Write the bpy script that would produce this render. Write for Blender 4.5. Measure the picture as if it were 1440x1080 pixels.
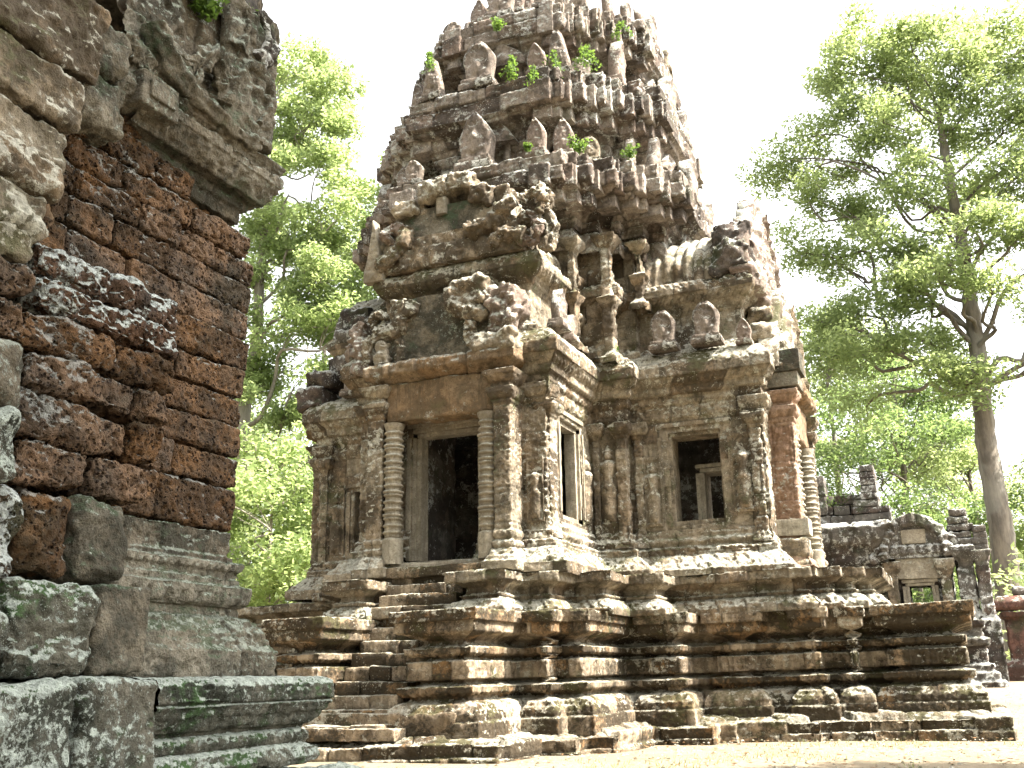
import bpy, math, random
import numpy as np
from mathutils import Matrix, Vector
R = math.radians
sc = bpy.context.scene
for o in list(bpy.data.objects): bpy.data.objects.remove(o)

# ------------------------------------------------------------ camera
PIT, ROLL, PSI = R(16.04), R(0.9), R(23.5)
fw = Vector((-math.sin(PSI), math.cos(PSI), 0)); rt = Vector((math.cos(PSI), math.sin(PSI), 0)); upv = Vector((0, 0, 1))
FW = math.cos(PIT)*fw + math.sin(PIT)*upv
UP = -math.sin(PIT)*fw + math.cos(PIT)*upv
RX = math.cos(ROLL)*rt - math.sin(ROLL)*UP
UY = math.cos(ROLL)*UP + math.sin(ROLL)*rt
cd = bpy.data.cameras.new('camera'); cam = bpy.data.objects.new('camera', cd); sc.collection.objects.link(cam)
cd.sensor_width = 36; cd.lens = 36*1426/1440; cd.clip_start = 0.05; cd.clip_end = 2000
cam.matrix_world = Matrix(((RX.x, UY.x, -FW.x, 0), (RX.y, UY.y, -FW.y, 0), (RX.z, UY.z, -FW.z, 1.1), (0, 0, 0, 1)))
sc.camera = cam
# ------------------------------------------------------------ light
SUN_EL, SUN_AZ = R(50), R(5)          # azimuth measured from +X towards +Y
w = bpy.data.worlds.new("World"); sc.world = w; w.use_nodes = True
nt = w.node_tree; bg = nt.nodes['Background']
sky = nt.nodes.new('ShaderNodeTexSky'); sky.sky_type = 'NISHITA'; sky.sun_disc = False
sky.sun_elevation = SUN_EL; sky.sun_rotation = math.pi/2 - SUN_AZ
sky.air_density = 1.0; sky.dust_density = 4.0; sky.ozone_density = 1.0
hz = nt.nodes.new('ShaderNodeHueSaturation'); hz.inputs['Saturation'].default_value = 0.12; hz.inputs['Value'].default_value = 1.15   # humid, milky air
nt.links.new(sky.outputs[0], hz.inputs['Color']); nt.links.new(hz.outputs[0], bg.inputs[0]); bg.inputs[1].default_value = 0.145
sd = bpy.data.lights.new('sun', 'SUN'); sun = bpy.data.objects.new('sun', sd); sc.collection.objects.link(sun)
sd.energy = 5.0; sd.angle = R(0.55); sd.color = (1.0, 0.93, 0.83)
S = Vector((math.cos(SUN_EL)*math.cos(SUN_AZ), math.cos(SUN_EL)*math.sin(SUN_AZ), math.sin(SUN_EL)))
sun.rotation_euler = S.to_track_quat('Z', 'Y').to_euler()
sc.view_settings.view_transform = 'Standard'; sc.view_settings.look = 'None'
sc.view_settings.exposure = 2.3; sc.view_settings.gamma = 1
sc.render.engine = 'CYCLES'

# ------------------------------------------------------------ noise
def _h(ix, iy, iz, seed):
    h = (ix*374761393 + iy*668265263 + iz*2147483647 + seed*974634777) & 0xffffffff
    h = ((h ^ (h >> 13))*1274126177) & 0xffffffff
    h = (h ^ (h >> 16)) & 0xffffffff
    return h/2147483648.0 - 1.0
def vn(P, seed=0):
    P = P.reshape(-1, 3); i = np.floor(P).astype(np.int64); f = P - i; f = f*f*(3-2*f)
    x, y, z = i[:, 0], i[:, 1], i[:, 2]; fx, fy, fz = f[:, 0], f[:, 1], f[:, 2]; r = 0
    for a in (0, 1):
        wa = fx if a else 1-fx
        for b in (0, 1):
            wb = fy if b else 1-fy
            for c in (0, 1):
                r = r + wa*wb*(fz if c else 1-fz)*_h(x+a, y+b, z+c, seed)
    return r
def fbm(P, s, octv=4, seed=0, g=.5):
    sh = P.shape[:-1]; Q = P.reshape(-1, 3)*s; a = 1.; r = 0; t = 0
    for k in range(octv):
        r = r + a*vn(Q + 17.3*k, seed+k); t += a; a *= g; Q = Q*2.03
    return (r/t*1.6).reshape(sh)
def ridged(P, s, octv=3, seed=0):
    sh = P.shape[:-1]; Q = P.reshape(-1, 3)*s; a = 1.; r = 0; t = 0
    for k in range(octv):
        r = r + a*(1-2.2*np.abs(vn(Q+9.1*k, seed+k))); t += a; a *= .5; Q = Q*2.1
    return (r/t).reshape(sh)
def sstep(a, b, x):
    t = np.clip((x-a)/(b-a), 0, 1); return t*t*(3-2*t)
def hsh(a, b, seed=0):
    return (_h(np.asarray(a, np.int64), np.asarray(b, np.int64), np.asarray(a, np.int64)*0+7, seed)+1)/2

# ------------------------------------------------------------ mesh accumulator
COL = sc.collection
class Acc:
    def __init__(s): s.V = []; s.Q = []; s.N = []; s.B = []; s.J = []; s.n = 0
    def add(s, V, Q, blk=0.5, jn=0.0):
        V = np.asarray(V, float).reshape(-1, 3); Q = np.asarray(Q, np.int64).reshape(-1, 4)
        s.V.append(V); s.Q.append(Q + s.n)
        s.B.append(np.broadcast_to(blk, (len(V),)).astype(float) if np.ndim(blk) < 2 else np.ravel(blk))
        s.J.append(np.broadcast_to(jn, (len(V),)).astype(float) if np.ndim(jn) < 2 else np.ravel(jn))
        s.n += len(V)
    def ngon(s, V, blk=.5):
        V = np.asarray(V, float); s.V.append(V); s.N.append(np.arange(len(V)) + s.n)
        s.B.append(np.full(len(V), blk)); s.J.append(np.zeros(len(V))); s.n += len(V)
    def build(s, name, mat, parent=None, smooth=False, label=None):
        V = np.concatenate(s.V); Q = np.concatenate(s.Q) if s.Q else np.zeros((0, 4), np.int64)
        me = bpy.data.meshes.new(name)
        me.vertices.add(len(V)); me.vertices.foreach_set('co', V.astype(np.float32).ravel())
        loops = [Q.ravel()] + s.N; lens = [4]*len(Q) + [len(k) for k in s.N]
        L = np.concatenate(loops).astype(np.int32); ln = np.array(lens, np.int32)
        me.loops.add(len(L)); me.loops.foreach_set('vertex_index', L)
        me.polygons.add(len(ln)); st = np.concatenate([[0], np.cumsum(ln)[:-1]]).astype(np.int32)
        me.polygons.foreach_set('loop_start', st); me.polygons.foreach_set('loop_total', ln)
        if smooth: me.polygons.foreach_set('use_smooth', np.ones(len(ln), bool))
        me.update(calc_edges=True); me.validate()
        if len(me.vertices) == len(V):
            a = me.attributes.new('blk', 'FLOAT', 'POINT'); a.data.foreach_set('value', np.concatenate(s.B).astype(np.float32))
            a = me.attributes.new('jnt', 'FLOAT', 'POINT'); a.data.foreach_set('value', np.concatenate(s.J).astype(np.float32))
        me.materials.append(mat)
        o = bpy.data.objects.new(name, me); COL.objects.link(o)
        if parent: o.parent = parent
        if label: o['label'] = label
        return o
def gridQ(nr, nc, closed=False):
    c = nc if closed else nc-1
    i, j = np.meshgrid(np.arange(nr-1), np.arange(c), indexing='ij'); j2 = (j+1) % nc
    return np.stack([i*nc+j, i*nc+j2, (i+1)*nc+j2, (i+1)*nc+j], -1).reshape(-1, 4)
def empty(name, loc, label, cat, group=None):
    o = bpy.data.objects.new(name, None); COL.objects.link(o); o.location = loc; o.empty_display_size = .3
    o['label'] = label; o['category'] = cat
    if group: o['group'] = group
    return o
def fix(parent):
    """children were modelled in world space: keep them there under a thing that stands at its base"""
    bpy.context.view_layer.update()
    for c in parent.children: c.matrix_parent_inverse = parent.matrix_world.inverted()
def tag(o, label, cat, group=None):
    o['label'] = label; o['category'] = cat
    if group: o['group'] = group
    return o

# ------------------------------------------------------------ carved wall generator
def bandd(tag_, s, v, P, seed):
    z = np.zeros_like(s)
    if tag_ == 'petal': return .042*np.abs(np.sin(np.pi*s/.15))**.5*np.sin(np.pi*np.clip(v, .02, .98))**.5 - .024 + .012*ridged(P, 18, 2, seed)
    if tag_ == 'bead': return .030*np.abs(np.sin(np.pi*s/.075))**.7*np.sin(np.pi*np.clip(v, .12, .88))**.5 - .012
    if tag_ == 'scroll': return .026*ridged(P, 12, 3, seed) - .012*(np.abs(np.sin(np.pi*s/.3)) < .12)
    if tag_ == 'leafy': return .016*np.abs(np.sin(np.pi*s/.13))**.6*np.sin(np.pi*np.clip(v*2 % 1, .03, .97))**.4 + .020*ridged(P, 13, 3, seed) - .018
    if tag_ == 'fine': return .012*ridged(P, 18, 2, seed)
    return z
def loft(A, plan, prof, closed=True, res=.04, rz=None, seed=0, rough=.012, groove=.02, jitter=.012, brk=.05,
         course=.3, zc=None, bw=(.45, .95), hole=None, tilt=0., cap=False, bcol=None, sag=0., tj=0.):
    rz = rz or res; P0 = np.array(plan, float); n = len(P0)
    nxt = np.roll(P0, -1, 0) if closed else np.vstack([P0[1:], P0[-1:]])
    e = nxt - P0; ne = n if closed else n-1; el = np.hypot(e[:, 0], e[:, 1]); el[el == 0] = 1
    nr = np.stack([e[:, 1], -e[:, 0]], 1)/el[:, None]
    m = np.zeros((n, 2))
    for i in range(n):
        if closed: a, b = nr[i-1], nr[i]
        else: a, b = (nr[0] if i == 0 else nr[i-1]), (nr[n-2] if i >= n-1 else nr[i])
        m[i] = (a+b)/max(.35, 1+a@b)
    bx, mm, ss = [], [], []; acc = 0
    for i in range(ne):
        k = max(1, int(math.ceil(el[i]/res))); t = np.arange(k)/k; j = (i+1) % n
        bx.append(P0[i]+(P0[j]-P0[i])*t[:, None]); mm.append(m[i]+(m[j]-m[i])*t[:, None]); ss.append(acc+el[i]*t); acc += el[i]
    if not closed: bx.append(P0[-1:]); mm.append(m[-1:]); ss.append(np.array([acc]))
    bx = np.concatenate(bx); mm = np.concatenate(mm); ss = np.concatenate(ss)
    off, zz, vv, tg = [], [], [], []
    for a, b in zip(prof[:-1], prof[1:]):
        k = max(1, int(math.ceil(math.hypot(a[0]-b[0], a[1]-b[1])/rz))); t = np.arange(k)/k
        off.append(a[0]+(b[0]-a[0])*t); zz.append(a[1]+(b[1]-a[1])*t); vv.append(t); tg += [a[2] if len(a) > 2 else '']*k
    off.append([prof[-1][0]]); zz.append([prof[-1][1]]); vv.append([1.]); tg.append('')
    off = np.concatenate(off); zz = np.concatenate(zz); vv = np.concatenate(vv)
    nR, nS = len(zz), len(ss)
    P = np.empty((nR, nS, 3)); P[..., :2] = bx[None] + off[:, None, None]*mm[None]; P[..., 2] = zz[:, None] + tilt*(P[..., 0]+6.3)
    if closed: ds = np.roll(P, -1, 1)-np.roll(P, 1, 1)
    else: ds = np.gradient(P, axis=1)
    dr = np.gradient(P, axis=0) if nR > 1 else P*0+[0, 0, 1]
    N = np.cross(ds, dr); N /= np.maximum(np.linalg.norm(N, axis=2, keepdims=True), 1e-9)
    s2 = np.broadcast_to(ss, (nR, nS)); v2 = np.broadcast_to(vv[:, None], (nR, nS))
    rng = np.random.RandomState(seed+11)
    if zc is None:
        zc = [prof[0][1]]
        while zc[-1] < prof[-1][1]: zc.append(zc[-1]+course*rng.uniform(.8, 1.2))
    zc = np.array(sorted(zc)); ci = np.clip(np.searchsorted(zc, zz, side='right')-1, 0, len(zc)-1)
    B = np.zeros((nR, nS)); D = fbm(P, 1.3, 3, seed)*rough*.9 + fbm(P, 14, 3, seed+5)*rough*.9 - .012*sstep(.35, .6, fbm(P, 22, 2, seed+6)); J = np.zeros((nR, nS))
    gw = max(.014, .55*res)
    dz = np.min(np.abs(zz[:, None]-zc[None]), axis=1); J = np.maximum(J, .55*np.exp(-(dz/gw)**2)[:, None])
    for c in np.unique(ci):
        js = [0.]
        while js[-1] < acc+1: js.append(js[-1]+rng.uniform(*bw))
        js = np.array(js)+rng.uniform(-.4, 0); rows = np.where(ci == c)[0]
        k = np.searchsorted(js, ss); b = hsh(k, k*0+c, seed); B[rows] = b
        d = np.minimum(np.abs(ss-js[np.clip(k, 0, len(js)-1)]), np.abs(ss-js[np.clip(k-1, 0, len(js)-1)]))
        J[rows] = np.maximum(J[rows], np.exp(-(d/gw)**2)[None])
        D[rows] += ((hsh(k, k*0+c, seed+3)-.5)*2*jitter)[None]
        if tj: P[rows, :, 2] += ((hsh(k, k*0+c, seed+4)-.5)*2*tj)[None]
    D -= groove*J
    tga = np.array(tg)
    for t_ in set(tg):
        if t_:
            rows = np.where(tga == t_)[0]; D[rows] += bandd(t_, s2[rows], v2[rows], P[rows], seed)
    if brk: D -= brk*.8*sstep(.38, .55, fbm(P, 1.9, 4, seed+21)) + brk*.4*sstep(.35, .5, fbm(P, 6, 2, seed+31))
    P = P + N*D[..., None]
    if sag: P[..., 2] += sag*fbm(P*[1, 1, 0], .5, 2, seed+9)
    Q = gridQ(nR, nS, closed)
    if hole is not None:
        cc = P.reshape(-1, 3)[Q].mean(1); Q = Q[~hole(cc)]
    A.add(P, Q, B.reshape(-1) if bcol is None else bcol, J.reshape(-1))
    if cap: A.ngon(P[-1][::max(1, 1)], .5)
def wire(n):      # frame on a facade: local x to the right seen from outside, d outward, z up
    n = np.array(n, float); return np.array([-n[1], n[0]]), n
class Fr:
    def __init__(s, o, n): s.o = np.array(o, float); s.r, s.n = wire(n)
    def __call__(s, x, d, z):
        x, d, z = np.broadcast_arrays(np.asarray(x, float), np.asarray(d, float), np.asarray(z, float))
        return np.stack([s.o[0]+s.r[0]*x+s.n[0]*d, s.o[1]+s.r[1]*x+s.n[1]*d, z], -1)
def block(A, F, x0, x1, d0, d1, z0, z1, res=.06, rnd=.025, rough=.01, seed=0, blk=None, fine=0, pits=0, rot=0., lump=0., tx=0.):
    c = np.array([(x0+x1)/2, (d0+d1)/2, (z0+z1)/2]); h = np.array([x1-x0, d1-d0, z1-z0])/2; rnd = min(rnd, .9*h.min())
    off = np.random.RandomState(seed).uniform(-50, 50, 3)
    for ax in range(3):
        for sg in (-1, 1):
            a, b = [(1, 2), (2, 0), (0, 1)][ax]
            na, nb = [max(2, min(90, int(math.ceil(2*h[k]/res))+1)) for k in (a, b)]
            def lin(k, hh):
                t = np.linspace(-1, 1, k)
                if k > 4: t = np.sign(t)*(np.abs(t)**.8)
                return t*hh
            u, v = np.meshgrid(lin(na, h[a]), lin(nb, h[b]), indexing='ij')
            p = np.zeros(u.shape+(3,)); p[..., a] = u; p[..., b] = v; p[..., ax] = sg*h[ax]
            q = np.clip(p, -(h-rnd), h-rnd); dd = p-q; L = np.linalg.norm(dd, axis=-1, keepdims=True); L[L < 1e-6] = 1e-6
            nn = dd/L; P = q+nn*rnd
            nd = fbm(P+off, 3.0, 3, 3)*rough*1.3 + fbm(P+off, 16, 3, 4)*rough*.7
            if lump: nd = nd + fbm(P+off, 1.6/max(h.max(), .1), 2, 8)*lump
            if pits: nd = nd - pits*sstep(.25, .7, fbm(P+off, 34, 2, 6)) - pits*.9*sstep(.35, .8, fbm(P+off, 13, 2, 7))
            if fine: nd = nd + fine*ridged(P+off, 12, 2, 9)
            P = P + nn*nd[..., None]
            if tx: P[..., 0] += tx*P[..., 2]
            if rot: P = np.stack([P[..., 0]*math.cos(rot)-P[..., 2]*math.sin(rot), P[..., 1], P[..., 0]*math.sin(rot)+P[..., 2]*math.cos(rot)], -1)
            P = P + c; W = F(P[..., 0], P[..., 1], P[..., 2]); Q = gridQ(na, nb)
            if sg > 0: Q = Q[:, ::-1]
            A.add(W, Q, .5 if blk is None else blk, 0)
def prism(A, F, x0, x1, d0, d1, prof, **k):       # moulded pier on a facade
    pl = F(np.array([x0, x1, x1, x0]), np.array([d1, d1, d0, d0]), 0.)[:, :2]
    e = (pl[1]-pl[0]); f = (pl[2]-pl[1])
    if e[0]*f[1]-e[1]*f[0] < 0: pl = pl[::-1]
    loft(A, pl, prof, True, **k)
def tube(A, pts, rad, nseg=12, ridge=0., nr=7, seed=0, rough=.01, sub=8, flat=1., blk=.5, carve=0.):
    pts = np.array(pts, float); n = len(pts); rad = np.broadcast_to(rad, (n,)).astype(float)
    t = np.linspace(0, n-1, (n-1)*sub+1); i = np.clip(t.astype(int), 0, n-2); f = (t-i)[:, None]
    p0 = pts[np.clip(i-1, 0, n-1)]; p1 = pts[i]; p2 = pts[i+1]; p3 = pts[np.clip(i+2, 0, n-1)]
    C = .5*((2*p1)+(-p0+p2)*f+(2*p0-5*p1+4*p2-p3)*f*f+(-p0+3*p1-3*p2+p3)*f**3)
    r = rad[i]*(1-f[:, 0])+rad[i+1]*f[:, 0]
    T = np.gradient(C, axis=0); T /= np.maximum(np.linalg.norm(T, axis=1, keepdims=True), 1e-9)
    ref = np.array([0, 0, 1.]) if abs(T[:, 2]).mean() < .8 else np.array([.3, 1, 0.])
    X = np.cross(T, ref); X /= np.maximum(np.linalg.norm(X, axis=1, keepdims=True), 1e-6); Y = np.cross(X, T)
    a = np.arange(nseg)/nseg*2*np.pi
    rr = r[:, None]*(1+ridge*np.cos(nr*a)[None])
    P = C[:, None]+rr[..., None]*(X[:, None]*np.cos(a)[None, :, None]*flat+Y[:, None]*np.sin(a)[None, :, None])
    if rough:
        N = P-C[:, None]; N /= np.maximum(np.linalg.norm(N, axis=2, keepdims=True), 1e-6); P = P+N*(fbm(P, 6, 3, seed)*rough + (carve*ridged(P, 10, 3, seed+2)-carve*1.2*sstep(.1, .5, fbm(P, 5, 3, seed+4)) if carve else 0))[..., None]
    A.add(P, gridQ(len(C), nseg, True), blk, 0)
    A.ngon(P[0][::-1]); A.ngon(P[-1])
def panel(A, F, x, z, W, H, th, d, hw=None, relief=None, res=.03, rough=.01, seed=0, lean=0., blk=.5, bev=.03):
    """a carved stone slab with real thickness: outline half-width hw(v) (v 0..1), front relief(u,v)"""
    nx = max(5, int(W/res)); nz = max(5, int(H/res)); v = np.linspace(0, 1, nz); u = np.linspace(-1, 1, nx)
    h = (hw(v) if hw else np.ones(nz))*W/2; U, V = np.meshgrid(u, v)
    X = U*h[:, None]; Z = V*H; ed = 1-np.abs(U)**8
    P3 = np.stack([X+x*3.1, Z+z*2.3, Z*0+seed*1.7], -1)
    rl = relief(X, Z, U, V) if relief else 0
    D = th/2 + (rl+rough*fbm(P3, 4, 3, seed)+rough*.7*fbm(P3, 18, 2, seed+1))*ed - bev*(np.abs(U)**6)
    Xb = X[:, ::-1]; Db = -th/2+bev*(np.abs(U)**6)
    X2 = np.concatenate([X, Xb], 1); Z2 = np.concatenate([Z, Z], 1); D2 = np.concatenate([D, Db], 1)
    ou = np.stack([X2, Z2, D2*0+seed], -1)
    X2 = X2*(1+.06*fbm(ou, 5, 2, seed+3)); 
    W3 = F(x+X2, d+D2+lean*Z2, z+Z2); A.add(W3, gridQ(nz, 2*nx, True), blk, 0); A.ngon(W3[-1]); A.ngon(W3[0][::-1])

# 2-D relief drawing helpers (heights in metres)
def cap2(X, Z, a, b, ra, rb=None, hgt=1.):
    rb = ra if rb is None else rb
    a = np.array(a, float); b = np.array(b, float); ab = b-a; L = max(ab@ab, 1e-9)
    t = np.clip(((X-a[0])*ab[0]+(Z-a[1])*ab[1])/L, 0, 1)
    d = np.hypot(X-a[0]-ab[0]*t, Z-a[1]-ab[1]*t); r = ra+(rb-ra)*t
    return np.sqrt(np.clip(1-(d/r)**2, 0, 1))*r*hgt
def devata(headless=False, H=1.0):
    def f(X, Z, U, V):
        x = X/H; z = Z/H; h = np.zeros_like(x)
        def c(a, b, ra, rb=None, k=.9):
            nonlocal h; h = np.maximum(h, cap2(x, z, a, b, ra, rb, k))
        c((-.05, .06), (-.045, .42), .035, .055); c((.05, .06), (.045, .42), .035, .055); c((0, .14), (0, .46), .085, .075, .7)
        c((0, .45), (0, .52), .075, .06); c((0, .52), (0, .68), .055, .085); c((-.085, .70), (.085, .70), .035)
        c((-.1, .69), (-.15, .55), .028, .024); c((-.15, .55), (-.05, .60), .022); c((.1, .69), (.155, .54), .028, .022); c((.155, .54), (.13, .40), .022, .018)
        c((-.035, .64), (-.035, .65), .032); c((.035, .64), (.035, .65), .032); c((-.08, .04), (-.03, .04), .022); c((.08, .04), (.03, .04), .022)
        if not headless:
            c((0, .73), (0, .77), .03); c((0, .80), (0, .82), .05, .045, 1.1); c((0, .86), (0, .93), .05, .012); c((-.06, .84), (-.075, .92), .02, .006); c((.06, .84), (.075, .92), .02, .006)
        fr = .012*((np.abs(U) > .86) | (V < .035)) + .01*sstep(.93, .96, V)
        bgp = .006*ridged(np.stack([x*3, z*3, x*0], -1), 7, 2, 4)*(np.abs(U) > .55)
        return h*H*1.25 - .06 + fr*2.4 + bgp
    return f
def seated(W, H):
    def f(X, Z, U, V):
        x = X/W; z = Z/H; h = np.zeros_like(x)
        def c(a, b, ra, rb=None, k=.8):
            nonlocal h; h = np.maximum(h, cap2(x, z, a, b, ra, rb, k))
        c((-.2, .22), (.2, .22), .09); c((0, .25), (0, .45), .12, .14); c((0, .56), (0, .6), .08, .07); c((0, .66), (0, .72), .05, .02)
        c((-.14, .44), (-.2, .3), .05); c((.14, .44), (.2, .3), .05)
        arch = np.abs(np.hypot(x, (z-.45)*.8)-.36); h = np.maximum(h, .05*np.clip(1-arch/.06, 0, 1))
        fl = .035*np.abs(np.sin(np.arctan2(x, z-.35)*7))*(np.hypot(x, (z-.45)*.8) > .36)
        return (h+fl)*W*.6 - .01
    return f
def bumps(nf, amp=.06):
    def f(X, Z, U, V):
        s = (U*.5+.5)*nf; k = np.floor(s); t = s-k-.5
        h = np.sqrt(np.clip(1-(t/.36)**2, 0, 1))*(V < .62)*.8; hd = np.sqrt(np.clip(1-(t/.2)**2-((V-.76)/.16)**2, 0, 1))
        return amp*np.maximum(h, hd) + .02*ridged(np.stack([X, Z, X*0], -1), 9, 2, 5)
    return f

# ------------------------------------------------------------ materials
def nodes(name):
    m = bpy.data.materials.new(name); m.use_nodes = True; t = m.node_tree; b = t.nodes['Principled BSDF']
    return m, t, b
class NB:
    def __init__(s, t): s.t = t
    def n(s, ty, **k):
        x = s.t.nodes.new(ty)
        for a, v in k.items(): setattr(x, a, v)
        return x
    def link(s, a, b): s.t.links.new(a, b)
    def noise(s, vec, scale, det=5, rough=.55, dist=0):
        x = s.n('ShaderNodeTexNoise'); x.inputs['Scale'].default_value = scale; x.inputs['Detail'].default_value = det
        x.inputs['Roughness'].default_value = rough; x.inputs['Distortion'].default_value = dist; s.link(vec, x.inputs['Vector']); return x.outputs['Fac']
    def ramp(s, fac, a, b, va=0., vb=1.):
        x = s.n('ShaderNodeMapRange'); x.interpolation_type = 'SMOOTHSTEP'
        for i, v in enumerate((a, b, va, vb)): x.inputs[i+1].default_value = v
        s.link(fac, x.inputs[0]); return x.outputs[0]
    def mix(s, f, a, b, mode='MIX'):
        x = s.n('ShaderNodeMix', data_type='RGBA', blend_type=mode)
        if isinstance(f, (int, float)): x.inputs[0].default_value = f
        else: s.link(f, x.inputs[0])
        for i, c in ((6, a), (7, b)):
            if isinstance(c, (tuple, list)): x.inputs[i].default_value = (*c, 1)
            else: s.link(c, x.inputs[i])
        return x.outputs[2]
    def math(s, op, a, b=None):
        x = s.n('ShaderNodeMath', operation=op)
        for i, c in enumerate((a, b)):
            if c is None: continue
            if isinstance(c, (int, float)): x.inputs[i].default_value = c
            else: s.link(c, x.inputs[i])
        return x.outputs[0]
    def scale(s, vec, v):
        x = s.n('ShaderNodeMapping'); x.inputs['Scale'].default_value = v; s.link(vec, x.inputs['Vector']); return x.outputs[0]
def stone(name, base, alt, dark, dark_amt=.5, lich=.35, lichc=(.42, .42, .36), moss=.3, mossc=(.07, .10, .035), warm=(.30, .15, .07), warm_amt=.35,
          bump=.5, streak=.5, pits=0., lscale=1., top=.5, jd=.6, ds=0.):
    m, t, b = nodes(name); g = NB(t)
    tc = g.n('ShaderNodeTexCoord').outputs['Object']
    geo = g.n('ShaderNodeNewGeometry')
    sx = g.n('ShaderNodeSeparateXYZ'); g.link(geo.outputs['Normal'], sx.inputs[0]); nz = sx.outputs['Z']
    blk = g.n('ShaderNodeAttribute', attribute_name='blk').outputs['Fac']; jn = g.n('ShaderNodeAttribute', attribute_name='jnt').outputs['Fac']
    big = g.noise(tc, .55, 6, .62); mid = g.noise(tc, 2.6, 8, .66, .3); fin = g.noise(tc, 22, 6, .7); vf = g.noise(tc, 70, 3, .65); m2 = g.noise(tc, 9, 6, .7)
    st = g.noise(g.scale(tc, (3.0, 3.0, .30)), 1.6, 7, .66)
    c = g.mix(g.ramp(mid, .38, .60), base, alt)
    c = g.mix(g.math('MULTIPLY', g.ramp(g.math('ADD', g.math('MULTIPLY', blk, .45), g.math('MULTIPLY', big, .75)), .50, .74), warm_amt), c, warm)
    c = g.mix(g.ramp(blk, .15, .9, .0, .55), c, g.mix(1., c, (.50, .46, .42), 'MULTIPLY'))
    c = g.mix(g.ramp(m2, .42, .60, .45, 0), c, g.mix(1., c, (.45, .42, .38), 'MULTIPLY'))
    # weathering crust: black-brown film in patches and drips, ragged at its edge
    f2 = g.math('MULTIPLY', g.math('SUBTRACT', fin, .5), .30)
    dk = g.math('ADD', g.math('MULTIPLY', big, .5), g.math('MULTIPLY', mid, .45)); dk = g.math('ADD', dk, g.math('MULTIPLY', g.math('SUBTRACT', blk, .5), .12)); dk = g.math('ADD', dk, f2)
    dk = g.ramp(dk, .44-ds, .54-ds); dk2 = g.ramp(g.math('ADD', st, f2), .50-ds, .60-ds)
    dk = g.math('MAXIMUM', g.math('MULTIPLY', dk, dark_amt), g.math('MULTIPLY', dk2, dark_amt*streak))
    c = g.mix(dk, c, dark)
    c = g.mix(g.ramp(fin, .36, .50, .50, 0), c, g.mix(1., c, (.26, .24, .21), 'MULTIPLY'))
    # moss where rain sits, lichen as pale crusts
    up = g.ramp(nz, -.1, .7)
    mo = g.math('ADD', g.math('MULTIPLY', g.noise(tc, 1.3, 6, .65), .8), g.math('MULTIPLY', up, .12)); mo = g.math('ADD', mo, g.math('MULTIPLY', f2, .5))
    mo = g.math('MULTIPLY', g.ramp(mo, .45, .55), moss)
    c = g.mix(mo, c, mossc)
    l1 = g.noise(tc, 6.5*lscale, 9, .78, .2); l2 = g.noise(tc, .9, 4, .5)
    li = g.math('ADD', g.math('MULTIPLY', l1, .75), g.math('MULTIPLY', l2, .35)); li = g.math('ADD', li, g.math('MULTIPLY', up, .10*top*2))
    li = g.math('MULTIPLY', g.ramp(li, .65-.12*lich, .68-.12*lich), min(1, .55+lich))
    c = g.mix(li, c, g.mix(g.ramp(fin, .4, .6), tuple(k*.6 for k in lichc), lichc))
    vo = g.n('ShaderNodeTexVoronoi'); vo.inputs['Scale'].default_value = 24*lscale; g.link(tc, vo.inputs['Vector'])
    sp = g.math('MULTIPLY', g.ramp(vo.outputs['Distance'], .26, .18), g.ramp(g.noise(tc, 2.4, 4, .6), .54, .62))
    c = g.mix(g.math('MULTIPLY', sp, .75*min(1, lich*2.2)), c, tuple(min(1, k*1.2) for k in lichc))
    c = g.mix(g.math('MULTIPLY', jn, jd), c, (.030, .026, .020))
    t.links.new(c, b.inputs['Base Color']); b.inputs['Roughness'].default_value = .93; b.inputs['Specular IOR Level'].default_value = .18
    hsum = g.math('ADD', g.math('MULTIPLY', fin, 1.0), g.math('MULTIPLY', vf, .35)); hsum = g.math('ADD', hsum, g.math('MULTIPLY', m2, 1.6))
    hsum = g.math('ADD', hsum, g.math('MULTIPLY', li, .12))
    if pits:
        v2 = g.n('ShaderNodeTexVoronoi'); v2.inputs['Scale'].default_value = 34; v2.inputs['Randomness'].default_value = 1; g.link(g.mix(.06, tc, g.n('ShaderNodeTexNoise').outputs['Color']) , v2.inputs['Vector'])
        pt = g.ramp(v2.outputs['Distance'], .18, .42); ms = g.ramp(g.noise(tc, 7, 4, .6), .38, .58)
        pt = g.math('ADD', g.math('MULTIPLY', pt, ms), g.math('SUBTRACT', 1.0, ms))
        hsum = g.math('ADD', hsum, g.math('MULTIPLY', pt, pits))
        c2 = g.mix(pt, g.mix(1., c, (.30, .26, .22), 'MULTIPLY'), c); t.links.new(c2, b.inputs['Base Color'])
    bp = g.n('ShaderNodeBump'); bp.inputs['Strength'].default_value = bump; bp.inputs['Distance'].default_value = .045
    g.link(hsum, bp.inputs['Height']); g.link(bp.outputs[0], b.inputs['Normal'])
    return m
M = {}
M['sand'] = stone('weathered_sandstone', (.385, .325, .24), (.265, .225, .165), (.050, .043, .032), .78, .34, (.48, .46, .38), moss=.42, mossc=(.085, .10, .035), warm=(.34, .21, .11), warm_amt=.38, bump=.8, ds=.01)
M['tower'] = stone('tower_sandstone', (.345, .295, .245), (.235, .20, .168), (.046, .040, .033), .80, .44, (.46, .45, .40), moss=.30, mossc=(.09, .10, .045), warm=(.25, .155, .115), warm_amt=.4, bump=.8)
M['plinth'] = stone('platform_sandstone', (.43, .35, .25), (.26, .20, .14), (.036, .031, .021), .93, .22, (.50, .47, .38), moss=.38, mossc=(.10, .10, .035), warm=(.45, .26, .11), warm_amt=.8, bump=.9, ds=.035)
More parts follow.
